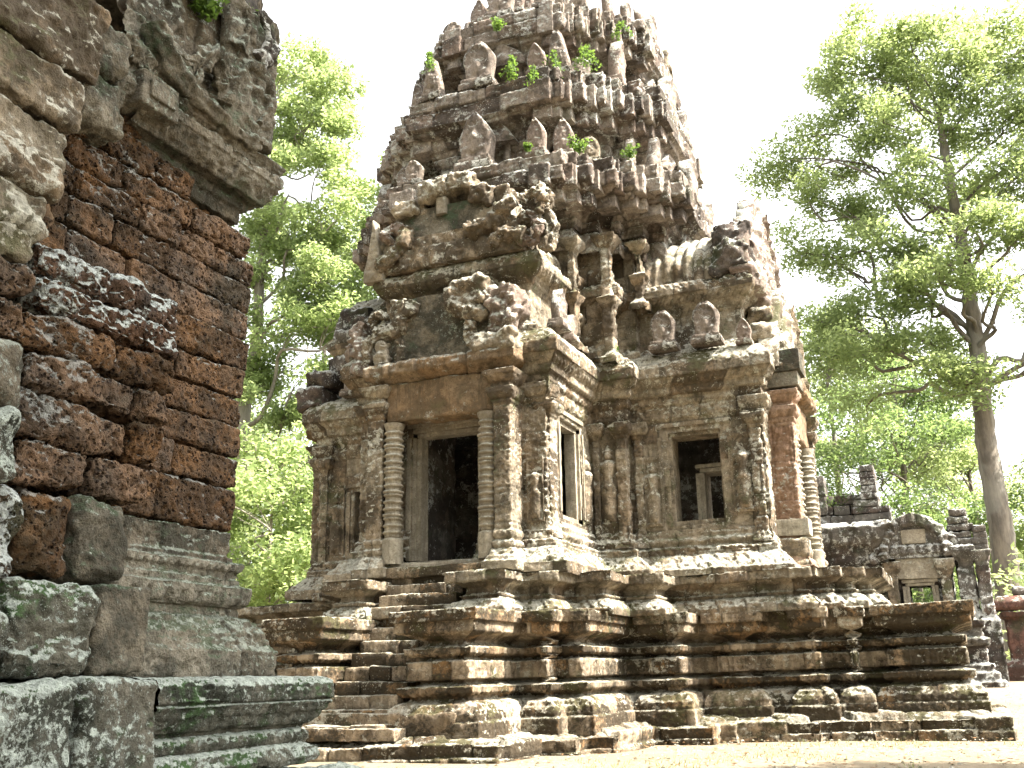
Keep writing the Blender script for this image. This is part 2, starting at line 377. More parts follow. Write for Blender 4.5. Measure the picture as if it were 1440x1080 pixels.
M['orange'] = stone('orange_sandstone', (.29, .21, .135), (.21, .155, .10), (.075, .058, .038), .65, .10, moss=.2, warm=(.35, .21, .10), warm_amt=.6, streak=1.0, bump=.7)
M['pale'] = stone('pale_sandstone', (.40, .36, .28), (.32, .285, .22), (.13, .115, .09), .55, .12, moss=.1, warm_amt=.15, streak=.8, bump=.5)
M['red'] = stone('reddish_sandstone', (.29, .235, .195), (.21, .17, .14), (.07, .055, .045), .6, .42, moss=.15, warm=(.28, .18, .14), warm_amt=.4)
M['redp'] = stone('red_pier_sandstone', (.35, .245, .18), (.28, .20, .145), (.14, .09, .06), .45, .10, moss=.05, warm=(.40, .235, .15), warm_amt=.4)
M['latr'] = stone('laterite', (.21, .130, .078), (.125, .088, .062), (.028, .024, .018), .66, .04, (.42, .43, .40), moss=.12, mossc=(.05, .06, .03), warm=(.28, .135, .04), warm_amt=.55, bump=1.0, pits=2.8, streak=.15)
M['latl'] = stone('lichened_laterite', (.15, .090, .058), (.10, .066, .048), (.020, .017, .014), .6, .50, (.50, .53, .50), moss=.30, mossc=(.05, .08, .035), warm=(.20, .09, .035), warm_amt=.5, bump=1.0, pits=1.6, top=1.4)
M['green'] = stone('mossy_sandstone', (.20, .19, .15), (.12, .12, .095), (.024, .028, .020), .82, .44, (.44, .48, .42), moss=.85, mossc=(.05, .105, .03), warm=(.17, .12, .09), warm_amt=.2, lscale=3.6, top=.6, bump=1.0)
M['grey'] = stone('grey_sandstone', (.29, .26, .20), (.20, .18, .14), (.034, .034, .025), .78, .16, (.40, .43, .36), moss=.6, mossc=(.055, .09, .045), warm=(.16, .115, .07), warm_amt=.4, lscale=3.0, bump=1.0)
M['mortar'] = stone('orange_mortar', (.26, .155, .085), (.19, .12, .07), (.07, .05, .035), .6, .05, moss=.1, warm=(.32, .17, .07), warm_amt=.4)
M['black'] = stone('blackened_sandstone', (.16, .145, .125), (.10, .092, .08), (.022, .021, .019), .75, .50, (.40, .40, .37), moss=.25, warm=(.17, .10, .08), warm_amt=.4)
M['wallred'] = stone('red_laterite_wall', (.17, .095, .075), (.11, .068, .055), (.03, .024, .02), .7, .18, moss=.2, warm=(.20, .085, .055), warm_amt=.5)

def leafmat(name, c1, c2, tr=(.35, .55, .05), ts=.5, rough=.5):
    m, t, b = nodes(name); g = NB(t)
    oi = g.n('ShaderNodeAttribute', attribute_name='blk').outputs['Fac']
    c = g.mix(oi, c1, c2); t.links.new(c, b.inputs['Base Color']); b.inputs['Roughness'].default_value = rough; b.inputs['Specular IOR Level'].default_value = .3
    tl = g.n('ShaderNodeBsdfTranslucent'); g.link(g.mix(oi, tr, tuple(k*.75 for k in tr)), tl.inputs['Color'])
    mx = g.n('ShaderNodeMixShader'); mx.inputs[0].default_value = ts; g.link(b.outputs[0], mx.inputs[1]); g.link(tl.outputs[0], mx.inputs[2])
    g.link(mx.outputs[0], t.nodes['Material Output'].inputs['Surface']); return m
M['leafL'] = leafmat('leaf_light_green', (.15, .20, .07), (.07, .11, .04), (.50, .60, .24), .58)
M['leafR'] = leafmat('leaf_green', (.13, .17, .065), (.045, .075, .03), (.48, .57, .22), .54)
M['leafD'] = leafmat('leaf_dark_green', (.08, .12, .04), (.035, .06, .022), (.32, .44, .14), .46)
M['fern'] = leafmat('fern_green', (.07, .12, .025), (.045, .075, .02), (.20, .32, .05), .40)
M['litter'] = leafmat('dry_leaf', (.20, .11, .05), (.10, .06, .03), (.2, .1, .04), .1)
def bark(name, a, b_):
    m, t, b = nodes(name); g = NB(t); tc = g.n('ShaderNodeTexCoord').outputs['Object']
    n1 = g.noise(g.scale(tc, (1, 1, .25)), 3.5, 6, .65); n2 = g.noise(tc, .5, 4)
    c = g.mix(g.ramp(n1, .35, .65), a, b_); c = g.mix(g.ramp(n2, .45, .6, 0, .4), c, (.22, .21, .18)); t.links.new(c, b.inputs['Base Color'])
    b.inputs['Roughness'].default_value = .9
    bp = g.n('ShaderNodeBump'); bp.inputs['Strength'].default_value = .8; bp.inputs['Distance'].default_value = .1; g.link(n1, bp.inputs['Height']); g.link(bp.outputs[0], b.inputs['Normal']); return m
M['bark'] = bark('grey_bark', (.15, .125, .095), (.07, .058, .045)); M['barkp'] = bark('pale_bark', (.24, .21, .165), (.13, .115, .09))
def groundmat():
    m, t, b = nodes('dry_lawn'); g = NB(t); tc = g.n('ShaderNodeTexCoord').outputs['Object']
    n1 = g.noise(tc, .6, 6, .6); n2 = g.noise(tc, 7, 6, .65); n3 = g.noise(tc, 60, 3, .7)
    c = g.mix(g.ramp(n1, .38, .62), (.20, .165, .115), (.235, .19, .135)); c = g.mix(g.ramp(n2, .54, .66, 0, .4), c, (.16, .16, .075))
    c = g.mix(g.ramp(n2, .36, .44, .7, 0), c, (.16, .115, .07))
    c = g.mix(g.ramp(n3, .3, .6, .5, 0), c, g.mix(1., c, (.5, .5, .42), 'MULTIPLY')); t.links.new(c, b.inputs['Base Color']); b.inputs['Roughness'].default_value = .95
    b.inputs['Specular IOR Level'].default_value = .1
    bp = g.n('ShaderNodeBump'); bp.inputs['Strength'].default_value = .7; bp.inputs['Distance'].default_value = .04; g.link(g.math('ADD', n2, g.math('MULTIPLY', n3, .5)), bp.inputs['Height']); g.link(bp.outputs[0], b.inputs['Normal']); return m
M['lawn'] = groundmat(); M['grass'] = leafmat('grass_blade', (.26, .25, .12), (.16, .18, .07), (.30, .32, .12), .35)

# ============================================================ GROUND
def gz(x, y): return np.clip((x+6.3)*.01, -.3, .12) + .68*sstep(20, 30, y)*sstep(-14, -4, x)
A = Acc(); xs = np.concatenate([np.linspace(-600, -45, 18), np.linspace(-40, 40, 161), np.linspace(45, 600, 18)])
ys = np.concatenate([np.linspace(-400, -14, 14), np.linspace(-12, 60, 145), np.linspace(66, 900, 26)])
X, Y = np.meshgrid(xs, ys); Z = gz(X, Y) + .03*fbm(np.stack([X, Y, X*0], -1), .5, 3, 2)
A.add(np.stack([X, Y, Z], -1), gridQ(len(ys), len(xs)))
g_ = A.build('ground', M['lawn'], smooth=True); g_['kind'] = 'structure'

# ============================================================ TEMPLE
X0, Y0 = -8.0, 20.0
C0 = (X0, Y0)
temple = empty('sanctuary_tower', (X0, Y0, 0), 'tall ruined sandstone tower temple with porches on a stepped platform, in the middle', 'temple')
FA = Fr(C0, (0, -1)); FB = Fr(C0, (1, 0)); FL = Fr(C0, (-1, 0)); FK = Fr(C0, (0, 1))
TL = .018
def sym(pts):      # right half (x>X0) of a plan, listed from the front middle to the right middle, closed by mirroring
    return pts
# ---- lower platform: explicit plan, CCW
fr_ = [(-6.3, 13.05), (-6.3, 14.5), (-5.72, 14.5), (-5.72, 14.9), (-5.3, 14.9), (-5.3, 16.9), (-4.3, 16.9), (-4.3, 17.6), (-3.2, 17.6), (-3.2, 17.8), (-2.7, 17.8), (-2.7, 17.6), (-2.15, 17.6), (-2.15, 17.85), (-1.6, 17.85), (-1.6, 18.1), (0.05, 18.1)]
def slots(pl, at, w_=.15, dp=.22):      # narrow vertical recesses that set the piers apart
    q = []
    for p in pl:
        q.append(p) if p not in at else q.extend([(p[0], p[1]+dp), (p[0]+w_, p[1]+dp), (p[0]+w_, p[1])])
    return q
fr_ = slots(fr_, [(-6.3, 14.5), (-5.3, 16.9), (-4.3, 17.6), (-2.15, 17.85), (-1.6, 18.1)])
def mir(p, ax=None): return [(2*X0-x-.15, y) for x, y in p][::-1]
def mirY(p): return [(x, 2*Y0-y) for x, y in p][::-1]
def plan_from(fr, stair=None):
    right = fr + mirY(fr)
    left = [(2*X0-.15-x, y) for x, y in right][::-1]
    return right, left
def full_plan(fr, sx0, sx1, sy):
    r, l = plan_from(fr)
    l = [(x, y) for x, y in l]
    mid = [(sx0, fr[0][1]), (sx0, sy), (sx1, sy), (sx1, fr[0][1])]
    return r + l + mid
lr = [(-.0, 0)]
plinth_prof = [(.10, .22, 'fine'), (.10, .50, ''), (.08, .52, 'leafy'), (.07, .62, 'leafy'), (-.02, .74, ''), (-.17, .79, ''), (-.20, .82, ''), (-.17, .85, 'petal'), (-.06, .88, ''), (-.05, .97, ''), (-.22, 1.00, ''), (-.30, 1.04, ''), (-.15, 1.07, 'scroll'),
               (-.15, 1.33, ''), (-.30, 1.35, ''), (-.31, 1.385, 'petal'), (-.13, 1.42, ''), (-.12, 1.51, ''), (-.31, 1.55, ''), (-.33, 1.60, ''), (-.20, 1.66, ''), (-.04, 1.70, ''), (-.01, 1.72, ''), (-.01, 1.845, ''), (.04, 1.86, ''), (.045, 1.95, 'fine'), (.04, 2.05, ''), (-.5, 2.06, ''), (-1.0, 2.06)]
pp = full_plan(fr_, -8.82, -7.62, 15.1)
A = Acc()
loft(A, pp, plinth_prof, True, res=.024, seed=3, rough=.006, groove=.016, jitter=.006, brk=.012, zc=[.22, .51, .80, 1.03, 1.34, 1.58, 1.855, 2.05], bw=(.4, .95), tilt=TL, sag=.004)
A.ngon([(x, y, 2.035+TL*(x+6.3)) for x, y in pp])
A.build('platform', M['plinth'], temple)
# ---- ground course slab
sl = [(-5.7, 12.5), (-5.7, 14.0), (-5.2, 14.0), (-5.2, 14.5), (-4.8, 14.5), (-4.8, 16.5), (-3.85, 16.5), (-3.85, 16.95), (-3.6, 16.95), (-3.6, 17.1), (-2.3, 17.1), (-2.3, 17.3), (-1.55, 17.3), (-1.55, 17.45), (-1.0, 17.45), (-1.0, 17.6), (.4, 17.6)]
r, l = plan_from(sl); A = Acc()
loft(A, r+l, [(.03, -.2, ''), (.03, .06, 'fine'), (0, .08, ''), (0, .225, ''), (-.03, .24, ''), (-.45, .31, ''), (-1.3, .35)], True, res=.026, seed=8, rough=.012, groove=.06, jitter=.035, brk=.03, zc=[-.2, .07, .27], bw=(.5, 1.2), tilt=.028, sag=.02, tj=.015)
A.build('base_course', M['plinth'], temple)
# ---- upper platform
u_ = [(-6.4, 14.35), (-6.4, 15.1), (-5.85, 15.1), (-5.85, 15.85), (-5.2, 15.85), (-5.2, 16.8), (-4.6, 16.8), (-4.6, 17.6), (-2.55, 17.55), (-2.2, 17.55), (-2.2, 17.8), (-1.85, 17.8), (-1.85, 18.05), (-1.5, 18.05), (-1.5, 18.6), (-1.25, 18.6)]
pu = full_plan(u_, -8.85, -7.45, 15.25)
up_prof = [(.02, 2.0, ''), (.02, 2.12, 'leafy'), (-.10, 2.25, ''), (-.2, 2.28, 'bead'), (-.16, 2.33, ''), (-.24, 2.35, ''), (-.24, 2.44, ''), (-.10, 2.50, ''), (-.02, 2.52, 'fine'), (0, 2.53, ''), (0, 2.70, ''), (-.4, 2.71, ''), (-.8, 2.71)]
A = Acc(); loft(A, pu, up_prof, True, res=.023, seed=13, rough=.010, groove=.02, jitter=.018, brk=.035, zc=[2.0, 2.26, 2.52, 2.7], bw=(.35, .8), tilt=TL)
A.ngon([(x, y, 2.69+TL*(x+6.3)) for x, y in pu])
A.build('upper_platform', M['sand'], temple)
# fallen / shifted blocks on the platform rim (parts of the masonry)
# ---- stairs
st = Acc(); stairs = None
F0 = Fr((0, 0), (0, -1))      # local x = world x, d = -world y
zt = [.46, .66, .86, 1.06, 1.26, 1.46, 1.66, 1.86, 2.05]
A = Acc()
for i, z in enumerate(zt):
    y = 12.75 + i*.24
    rr = random.Random(i); x = -8.86
    while x < -7.6:
        wv = min(rr.uniform(.35, .8), -7.6-x)
        if -7.6-x-wv < .2: wv = -7.6-x
        block(A, F0, x+.004, x+wv-.004, -15.2, -y+rr.uniform(-.03, .03), z-.215, z+rr.uniform(-.02, .015), res=.045, rnd=.028, rough=.014, seed=i*7+int(x*9) % 99+100, blk=rr.random()); x += wv
stairs = A.build('staircase', M['plinth'], temple)
A = Acc()
for i, z in enumerate([2.20, 2.40, 2.58, 2.74]):
    y = 14.5 + i*.22; rr = random.Random(i+40); x = -8.88
    while x < -7.42:
        wv = min(rr.uniform(.4, .8), -7.42-x)
        if -7.42-x-wv < .2: wv = -7.42-x
        block(A, F0, x+.004, x+wv-.004, -15.5, -y+rr.uniform(-.03, .03), z-.2, z, res=.045, rnd=.03, rough=.014, seed=i*7+300+int(x*5) % 50, blk=rr.random()); x += wv
block(A, F0, -9.3, -6.9, -15.9, -15.02, 2.7, 2.88, res=.05, rnd=.03, rough=.015, seed=77)
A.build('staircase', M['plinth'], temple)
# lower stair apron blocks
A = Acc()
block(A, F0, -9.9, -7.3, -13.2, -12.62, .25, .44, res=.05, rnd=.03, rough=.02, seed=5)
block(A, F0, -9.6, -6.55, -13.3, -12.95, .3, .62, res=.05, rnd=.04, rough=.02, seed=6)
A.build('stair_foot', M['plinth'], temple)

# ---- lower walls (hollow shell with openings)
def arms(w, df, dr, dl, dk, cx, cd, w2=None):
    """cross plan CCW; w wall half width, d* arm lengths (front, right, left, back), core corner (cx,cd)"""
    q = []
    def P(F, x, d): v = F(x, d, 0); q.append((float(v[0]), float(v[1])))
    for F, d, dn in ((FA, df, dr), (FB, dr, dk), (FK, dk, dl), (FL, dl, df)):
        P(F, -w, d); P(F, w, d)
        if F is FA: P(F, w, cd); P(F, cx, cd); P(F, cx, w)
        elif F is FB: P(F, w, cx); P(F, cx, cx); P(F, cx, w)
        elif F is FK: P(F, w, cx); P(F, cx, cx); P(F, cx, w)
        else: P(F, w, cx); P(F, cd, cx); P(F, cd, w)
    return q
W, DF, DR, DLt, DK = 1.8, 4.3, 4.95, 4.4, 4.3
pw = arms(W, DF, DR, DLt, DK, 2.5, 2.05)
def inbox(P, F, x0, x1, d0, d1, z0, z1):
    rel = P[:, :2]-F.o; x = rel@F.r; d = rel@F.n
    return (x > x0) & (x < x1) & (d > d0) & (d < d1) & (P[:, 2] > z0) & (P[:, 2] < z1)
HO = [(FA, -.80, .55, 3.9, 5, 2.6, 5.45), (FB, -.55, .55, 4.5, 5.7, 2.6, 5.35), (FL, -.55, .55, 3.9, 5, 2.6, 5.35),
      (FA, 3.25, 4.24, 1.5, 2.2, 3.68, 5.44),      # window in the wall right of the front porch
      (FB, -3.62, -2.6, 1.4, 2.3, 3.7, 5.5),       # window in the side wall of the front porch
      (FA, -3.62, -3.2, 1.5, 2.2, 3.2, 5.0),       # narrow opening left of the porch
      (FK, -4.2, -3.2, 1.4, 2.2, 3.7, 5.3)]
def holes(P):
    m = np.zeros(len(P), bool)
    for h in HO: m |= inbox(P, *h)
    return m
base_prof = [(.50, 2.66, ''), (.50, 2.86, ''), (.46, 2.88, 'leafy'), (.25, 3.12, ''), (.2, 3.14, ''), (.2, 3.2, 'petal'), (.17, 3.27, ''), (.09, 3.30, ''), (.12, 3.36, 'bead'), (.11, 3.42, ''), (.05, 3.46, ''), (.05, 3.52, 'scroll'), (0, 3.6, '')]
wall_prof = base_prof + [(0, 5.62, 'fine'), (.05, 5.72, 'scroll'), (.06, 5.92, 'bead'), (.12, 6.0, ''), (.12, 6.08, ''), (.2, 6.14, ''), (.22, 6.26, 'petal'), (.33, 6.40, ''), (.37, 6.43, ''), (.37, 6.62, 'fine'), (.33, 6.72, ''), (.2, 6.88, 'leafy'), (-.05, 7.0, ''), (-.35, 7.02, '')]
A = Acc(); loft(A, pw, wall_prof, True, res=.024, seed=21, rough=.008, groove=.014, jitter=.007, brk=.03, zc=[2.66, 2.87, 3.13, 3.28, 3.6, 4.0, 4.42, 4.85, 5.25, 5.62, 6.1, 6.42, 6.72], bw=(.5, 1.1), hole=holes, cap=True)
A.build('lower_wall', M['sand'], temple)
# interior floor and dark inner chambers
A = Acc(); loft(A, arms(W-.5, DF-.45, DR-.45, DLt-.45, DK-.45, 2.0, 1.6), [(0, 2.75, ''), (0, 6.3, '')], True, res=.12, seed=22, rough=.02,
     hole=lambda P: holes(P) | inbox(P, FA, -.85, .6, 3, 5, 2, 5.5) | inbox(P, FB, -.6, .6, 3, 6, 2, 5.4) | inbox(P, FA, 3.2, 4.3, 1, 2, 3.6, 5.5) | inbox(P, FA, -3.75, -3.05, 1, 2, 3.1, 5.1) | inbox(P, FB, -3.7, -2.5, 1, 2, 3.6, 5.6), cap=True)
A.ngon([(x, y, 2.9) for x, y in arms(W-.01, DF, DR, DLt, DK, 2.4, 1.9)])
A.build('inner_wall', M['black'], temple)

# ---- openings
def opening(F, x0, x1, z0, z1, d, name, mat, parent, depth=.55, steps=3, sill=True, seed=0):
    A = Acc(); s = .085
    for k in range(steps):
        a = k*s; dd = d+.03-k*.05; bx = dict(res=.05, rnd=.012, rough=.006, seed=seed+k)
        block(A, F, x0-s*(steps)+a, x0-s*(steps-1)+a+.004, d-depth, dd, z0, z1, **bx); block(A, F, x1+s*(steps-1)-a-.004, x1+s*steps-a, d-depth, dd, z0, z1, **bx)
        block(A, F, x0-s*(steps)+a, x1+s*steps-a, d-depth, dd+.003, z1+s*(steps-1)-a, z1+s*steps-a, **bx)
        if sill: block(A, F, x0-s*(steps)+a, x1+s*steps-a, d-depth, dd+.003, z0-s*steps+a, z0-s*(steps-1)+a, **bx)
    return A.build(name, mat, parent)
opening(FA, -.66, .47, 3.05, 5.26, 4.3, 'door_frame', M['pale'], temple, depth=.34, steps=3, seed=3)
opening(FB, -.47, .47, 3.05, 5.12, 4.95, 'door_frame', M['pale'], temple, depth=.5, steps=3, seed=4)
opening(FL, -.47, .47, 3.05, 5.12, 4.4, 'door_frame', M['pale'], temple, depth=.5, steps=3, seed=5)
opening(FA, 3.30, 4.20, 3.78, 5.36, 1.8, 'window_frame', M['sand'], temple, steps=3, seed=6)
opening(FB, -3.52, -2.72, 3.80, 5.40, 1.8, 'window_frame', M['pale'], temple, depth=.28, steps=3, seed=7)
opening(FA, -3.60, -3.22, 3.25, 4.9, 1.8, 'window_frame', M['sand'], temple, depth=.28, steps=2, seed=8)
# second chamber doorway seen through the window on the right
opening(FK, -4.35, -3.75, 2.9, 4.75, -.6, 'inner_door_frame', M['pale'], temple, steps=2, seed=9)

# ---- porches: piers, colonnettes, lintel, entablature
pier_prof = [(.17, 2.72, ''), (.17, 2.88, ''), (.14, 2.9, 'leafy'), (.05, 3.08, ''), (.03, 3.1, 'petal'), (.05, 3.2, ''), (.0, 3.24, ''), (.03, 3.3, 'bead'), (.03, 3.38, ''), (0, 3.42, 'scroll'), (0, 5.5, 'bead'), (.03, 5.56, ''), (.03, 5.6, 'petal'), (.1, 5.72, ''), (.1, 5.80, ''), (.03, 5.82, ''), (.03, 5.88, 'petal'), (.14, 6.02, ''), (.15, 6.1, ''), (-.1, 6.11)]
def lathe(A, F, x, d, prof, n=16, seed=0, blk=.5):
    a = np.arange(n)/n*2*np.pi+np.pi/n; pr = np.array(prof); 
    zz = []; rr = []
    for p, q in zip(pr[:-1], pr[1:]):
        k = max(1, int(abs(q[1]-p[1])/.02)); t = np.arange(k)/k; zz += list(p[1]+(q[1]-p[1])*t); rr += list(p[0]+(q[0]-p[0])*t)
    zz.append(pr[-1][1]); rr.append(pr[-1][0]); zz = np.array(zz)[:, None]; rr = np.array(rr)[:, None]
    P = F(x+rr*np.cos(a)[None], d+rr*np.sin(a)[None], zz+0*a[None]); P += (fbm(P, 8, 3, seed)*.006)[..., None]
    Q = gridQ(len(zz), n, True); A.add(P, Q, blk, 0); A.ngon(P[-1])
def colon_prof(z0, z1, r=.165):
    p = [(r*1.15, z0), (r*1.15, z0+.42), (r*.8, z0+.46)]; z = z0+.46; k = 0
    while z < z1-.16:
        p += [(r*.86, z), (r*.86, z+.055), (r*1.0, z+.06), (r*1.08, z+.08), (r*1.0, z+.10), (r*.86, z+.105)]
        if k % 3 == 2: p += [(r*1.1, z+.12), (r*1.14, z+.14), (r*1.1, z+.16), (r*.86, z+.165)]; z += .17
        else: z += .12
        k += 1
    return p + [(r*1.1, z1-.05), (r*1.15, z1)]
def porch(F, d, dw, mats, lint_mat, red=False, seed=0):
    for s in (-1, 1):
        A = Acc(); a, b = sorted((s*1.08, s*1.38))
        prism(A, F, a, b, dw-.1, d, pier_prof, res=.02, seed=seed+s+2, rough=.006, brk=.018, course=.7, jitter=.006)
        A.build('pier', mats[s], temple)
        A = Acc(); lathe(A, F, s*.92, d-.14, colon_prof(2.95, 5.42), 16, seed=seed); A.build('colonnette', M['pale'], temple, smooth=False)
        # wall return behind the pier with foliage carving
        A = Acc(); a, b = sorted((s*1.34, s*1.83)); prism(A, F, a, b, dw-.2, dw+.10, [(.2, 2.7, ''), (.2, 2.88, 'leafy'), (.06, 3.1, 'petal'), (.06, 3.3, 'bead'), (0, 3.42, 'scroll'), (0, 5.6, 'bead'), (.05, 5.7, 'petal'), (.12, 5.85, ''), (.12, 5.95, ''), (.0, 5.96)], res=.022, seed=seed+9+s, rough=.008, brk=.025, course=.5); A.build('pilaster', M['sand'], temple)
    A = Acc(); block(A, F, -1.06, 1.06, d-.42, d-.05, 5.43, 6.16, res=.045, rnd=.05, rough=.02, seed=seed+3, fine=0.0, lump=.02); A.build('lintel', lint_mat, temple)
    # entablature beam above the lintel: sloped underside
    A = Acc(); pl = F(np.array([-1.30, 1.42, 1.42, -1.30]), np.array([d+.02, d+.02, dw-.3, dw-.3]), 0.)[:, :2]
    loft(A, pl, [(-.18, 6.12, ''), (.1, 6.27, ''), (.12, 6.3, 'fine'), (.12, 6.46, ''), (.05, 6.52, ''), (-.3, 6.53)], True, res=.035, seed=seed+5, rough=.02, brk=.05, course=2, bw=(.7, 1.5), cap=True); A.build('entablature', lint_mat, temple)
porch(FA, 4.9, 4.3, {-1: M['sand'], 1: M['sand']}, M['orange'], seed=30)
porch(FB, 5.5, 4.95, {-1: M['redp'], 1: M['sand']}, M['orange'], seed=60)
porch(FL, 4.95, 4.4, {-1: M['sand'], 1: M['sand']}, M['orange'], seed=90)
# porch front threshold block
A = Acc(); block(A, FA, -1.0, 1.0, 4.2, 4.78, 2.86, 2.97, res=.05, rnd=.03, rough=.015, seed=9); A.build('threshold', M['pale'], temple)
# broken replacement blocks under the red pier on the right
A = Acc(); block(A, FB, -1.44, -1.02, 5.0, 5.62, 3.42, 3.72, res=.05, rnd=.015, rough=.006, seed=3, blk=.2); A.build('repair_block', M['pale'], temple)
A = Acc(); block(A, FB, -1.5, -.98, 4.9, 5.66, 2.72, 3.0, res=.05, rnd=.12, rough=.02, seed=4); block(A, FB, -1.48, -1.0, 4.95, 5.6, 3.02, 3.4, res=.05, rnd=.1, rough=.02, seed=5, lump=.03); A.build('pier_base', M['sand'], temple)
A = Acc(); block(A, FB, -1.52, -.9, 4.9, 5.68, 6.15, 6.42, res=.05, rnd=.012, rough=.006, seed=13, blk=.2); block(A, FB, -1.55, -.85, 4.8, 5.74, 6.43, 6.84, res=.05, rnd=.012, rough=.006, seed=15, blk=.8); A.build('repair_block', M['grey'], temple)

# ---- standing female figures in relief
def dev(F, x, z, W_, H_, d, seed, headless=False, mat='sand', name='carved_figure'):
    A = Acc(); panel(A, F, x, z, W_, H_, .08, d, relief=devata(headless, H_), res=.014, rough=.006, seed=seed); return A.build(name, M[mat], temple)
dev(FA, 2.15, 3.72, .50, 1.65, 2.06, 1)
dev(FA, 4.62, 3.85, .42, 1.45, 1.83, 2, True)
dev(FA, -4.02, 3.55, .42, 1.45, 1.83, 3, False)
dev(FA, 2.93, 3.7, .34, 1.3, 1.83, 4)
dev(FB, -2.35, 3.75, .3, 1.3, 1.83, 7)
dev(FA, 1.62, 3.55, .3, 1.1, 4.42, 8, True)
# corner pilasters with capitals on the walls
wp = [(.08, 3.3, ''), (.04, 3.4, 'bead'), (0, 3.5, 'scroll'), (0, 5.35, 'bead'), (.04, 5.42, 'petal'), (.12, 5.55, ''), (.12, 5.66, ''), (0, 5.67)]
for F, a, b, d in ((FA, 2.32, 2.52, 2.05), (FA, 1.86, 1.98, 2.05), (FA, 4.78, 4.97, 1.8), (FB, -4.28, -4.02, 1.8), (FA, 2.6, 2.76, 1.8), (FA, -4.42, -4.24, 1.8), (FA, -3.2, -2.9, 1.8)):
    A = Acc(); prism(A, F, a, b, d-.1, d+.07, wp, res=.022, seed=int(a*10)+50, rough=.007, brk=.02, course=.5); A.build('pilaster', M['sand'], temple)

# ---- upper storey of the arms and the tower body
attic = arms(1.52, 4.25, 4.75, 4.1, 4.1, 2.3, 2.1)
attic = [((X0-1.22) if (x < X0-1.4 and x > X0-1.7 and y < Y0-1.9) else x, y) for x, y in attic]
at_prof = [(.22, 6.85, ''), (.20, 7.02, 'bead'), (.06, 7.1, 'scroll'), (0, 7.2, ''), (0, 7.78, 'fine'), (.05, 7.84, 'bead'), (.1, 7.92, ''), (.16, 7.98, 'petal'), (.3, 8.12, ''), (.33, 8.15, ''), (.33, 8.30, 'petal'), (.22, 8.42, ''), (0, 8.48, '')]
A = Acc(); loft(A, attic, at_prof, True, res=.025, seed=41, rough=.009, groove=.014, jitter=.01, brk=.04, zc=[6.85, 7.1, 7.5, 7.85, 8.14, 8.45], bw=(.5, 1.1), cap=True)
A.build('upper_wall', M['sand'], temple)
core = [(1.25, 3.0), (1.75, 2.75), (2.32, 2.32), (2.75, 1.75), (3.0, 1.25)]
def frames(dx):
    return [Fr((X0+dx, Y0), n) for n in ((0, -1), (1, 0), (0, 1), (-1, 0))]
def ring(prs, s=1., dx=0.):
    """redented square: prs = corners (a, b) of the front right eighths; makes every redent a right angle"""
    q = []
    for F in frames(dx):
        for i, (a, b) in enumerate(prs):
            if i: q.append(F(prs[i-1][0]*s, b*s, 0)[:2])
            q.append(F(a*s, b*s, 0)[:2])
    return [(float(v[0]), float(v[1])) for v in q]
A = Acc(); loft(A, ring(core), [(.1, 6.9, ''), (.06, 7.1, ''), (0, 7.2, ''), (0, 8.2, ''), (.05, 8.25, 'bead'), (.1, 8.32, ''), (0, 8.42, ''), (0, 9.15, 'fine'), (.06, 9.2, ''), (.1, 9.28, 'bead'), (.14, 9.36, '')], True, res=.03, seed=43, rough=.014, groove=.02, jitter=.02, brk=.06, course=.4, bw=(.4, .9))
A.build('tower_wall', M['sand'], temple)
def thin_pil(F, x0, x1, d, z0, z1, seed, mat='sand'):
    A = Acc(); m = (z0+z1)/2
    prism(A, F, x0, x1, d-.25, d, [(.1, z0, ''), (.1, z0+.12, 'bead'), (.02, z0+.2, ''), (0, z0+.25, ''), (0, m-.2, ''), (.05, m-.12, ''), (.1, m, ''), (.02, m+.05, ''), (0, m+.1, ''), (0, z1-.25, ''), (.05, z1-.2, 'bead'), (.14, z1-.05, ''), (.14, z1, '')], res=.035, seed=seed, rough=.015, brk=.06, course=.6)
    A.build('tower_pilaster', M[mat], temple)
thin_pil(FA, 2.30, 2.5, 2.5, 6.75, 9.35, 1); thin_pil(FA, 2.82, 2.98, 1.98, 7.9, 9.3, 2); thin_pil(FA, 1.78, 1.92, 2.95, 6.95, 9.2, 3)
thin_pil(FA, -2.5, -2.3, 2.5, 6.75, 9.35, 4); thin_pil(FA, 1.62, 1.8, 4.35-1.7, 7.0, 8.5, 5)

# ---- curved stone vaults over the arms
def vault(F, d0, d1, w, z0, h, ribs, seed, jag=0.):
    A = Acc(); nd = max(8, int((d1-d0)/.035)); na = 70
    t = np.linspace(0, np.pi, na); dd = np.linspace(d0, d1, nd); T, D = np.meshgrid(t, dd)
    X = np.cos(T)*w*(1-.12*np.sin(T)**3); Z = z0 + np.sin(T)**.85*h
    rb = .09*np.abs(np.sin(np.pi*(D-d0)/ribs))**.6
    P = F(X, D, Z); N = F(X+np.cos(T)*.1, D, Z+np.sin(T)*.1)-P; N /= np.linalg.norm(N, axis=2, keepdims=True)
    k = np.floor(T/.22).astype(int); kd = np.floor((D-d0)/(ribs)).astype(int)
    P += N*(rb + (hsh(k.ravel(), kd.ravel(), seed).reshape(k.shape)-.5)*.05 + fbm(P, 1.5, 4, seed)*.04 - .10*sstep(.3, .8, fbm(P, 1.3, 2, seed+4)))[..., None]
    jn = np.exp(-((T/.22-np.round(T/.22))*.22*w/.02)**2)
    A.add(P, gridQ(nd, na), hsh(k.ravel(), kd.ravel(), seed+1), jn.ravel()); A.ngon(P[0]); A.ngon(P[-1][::-1]); return A.build('roof', M['sand'], temple)
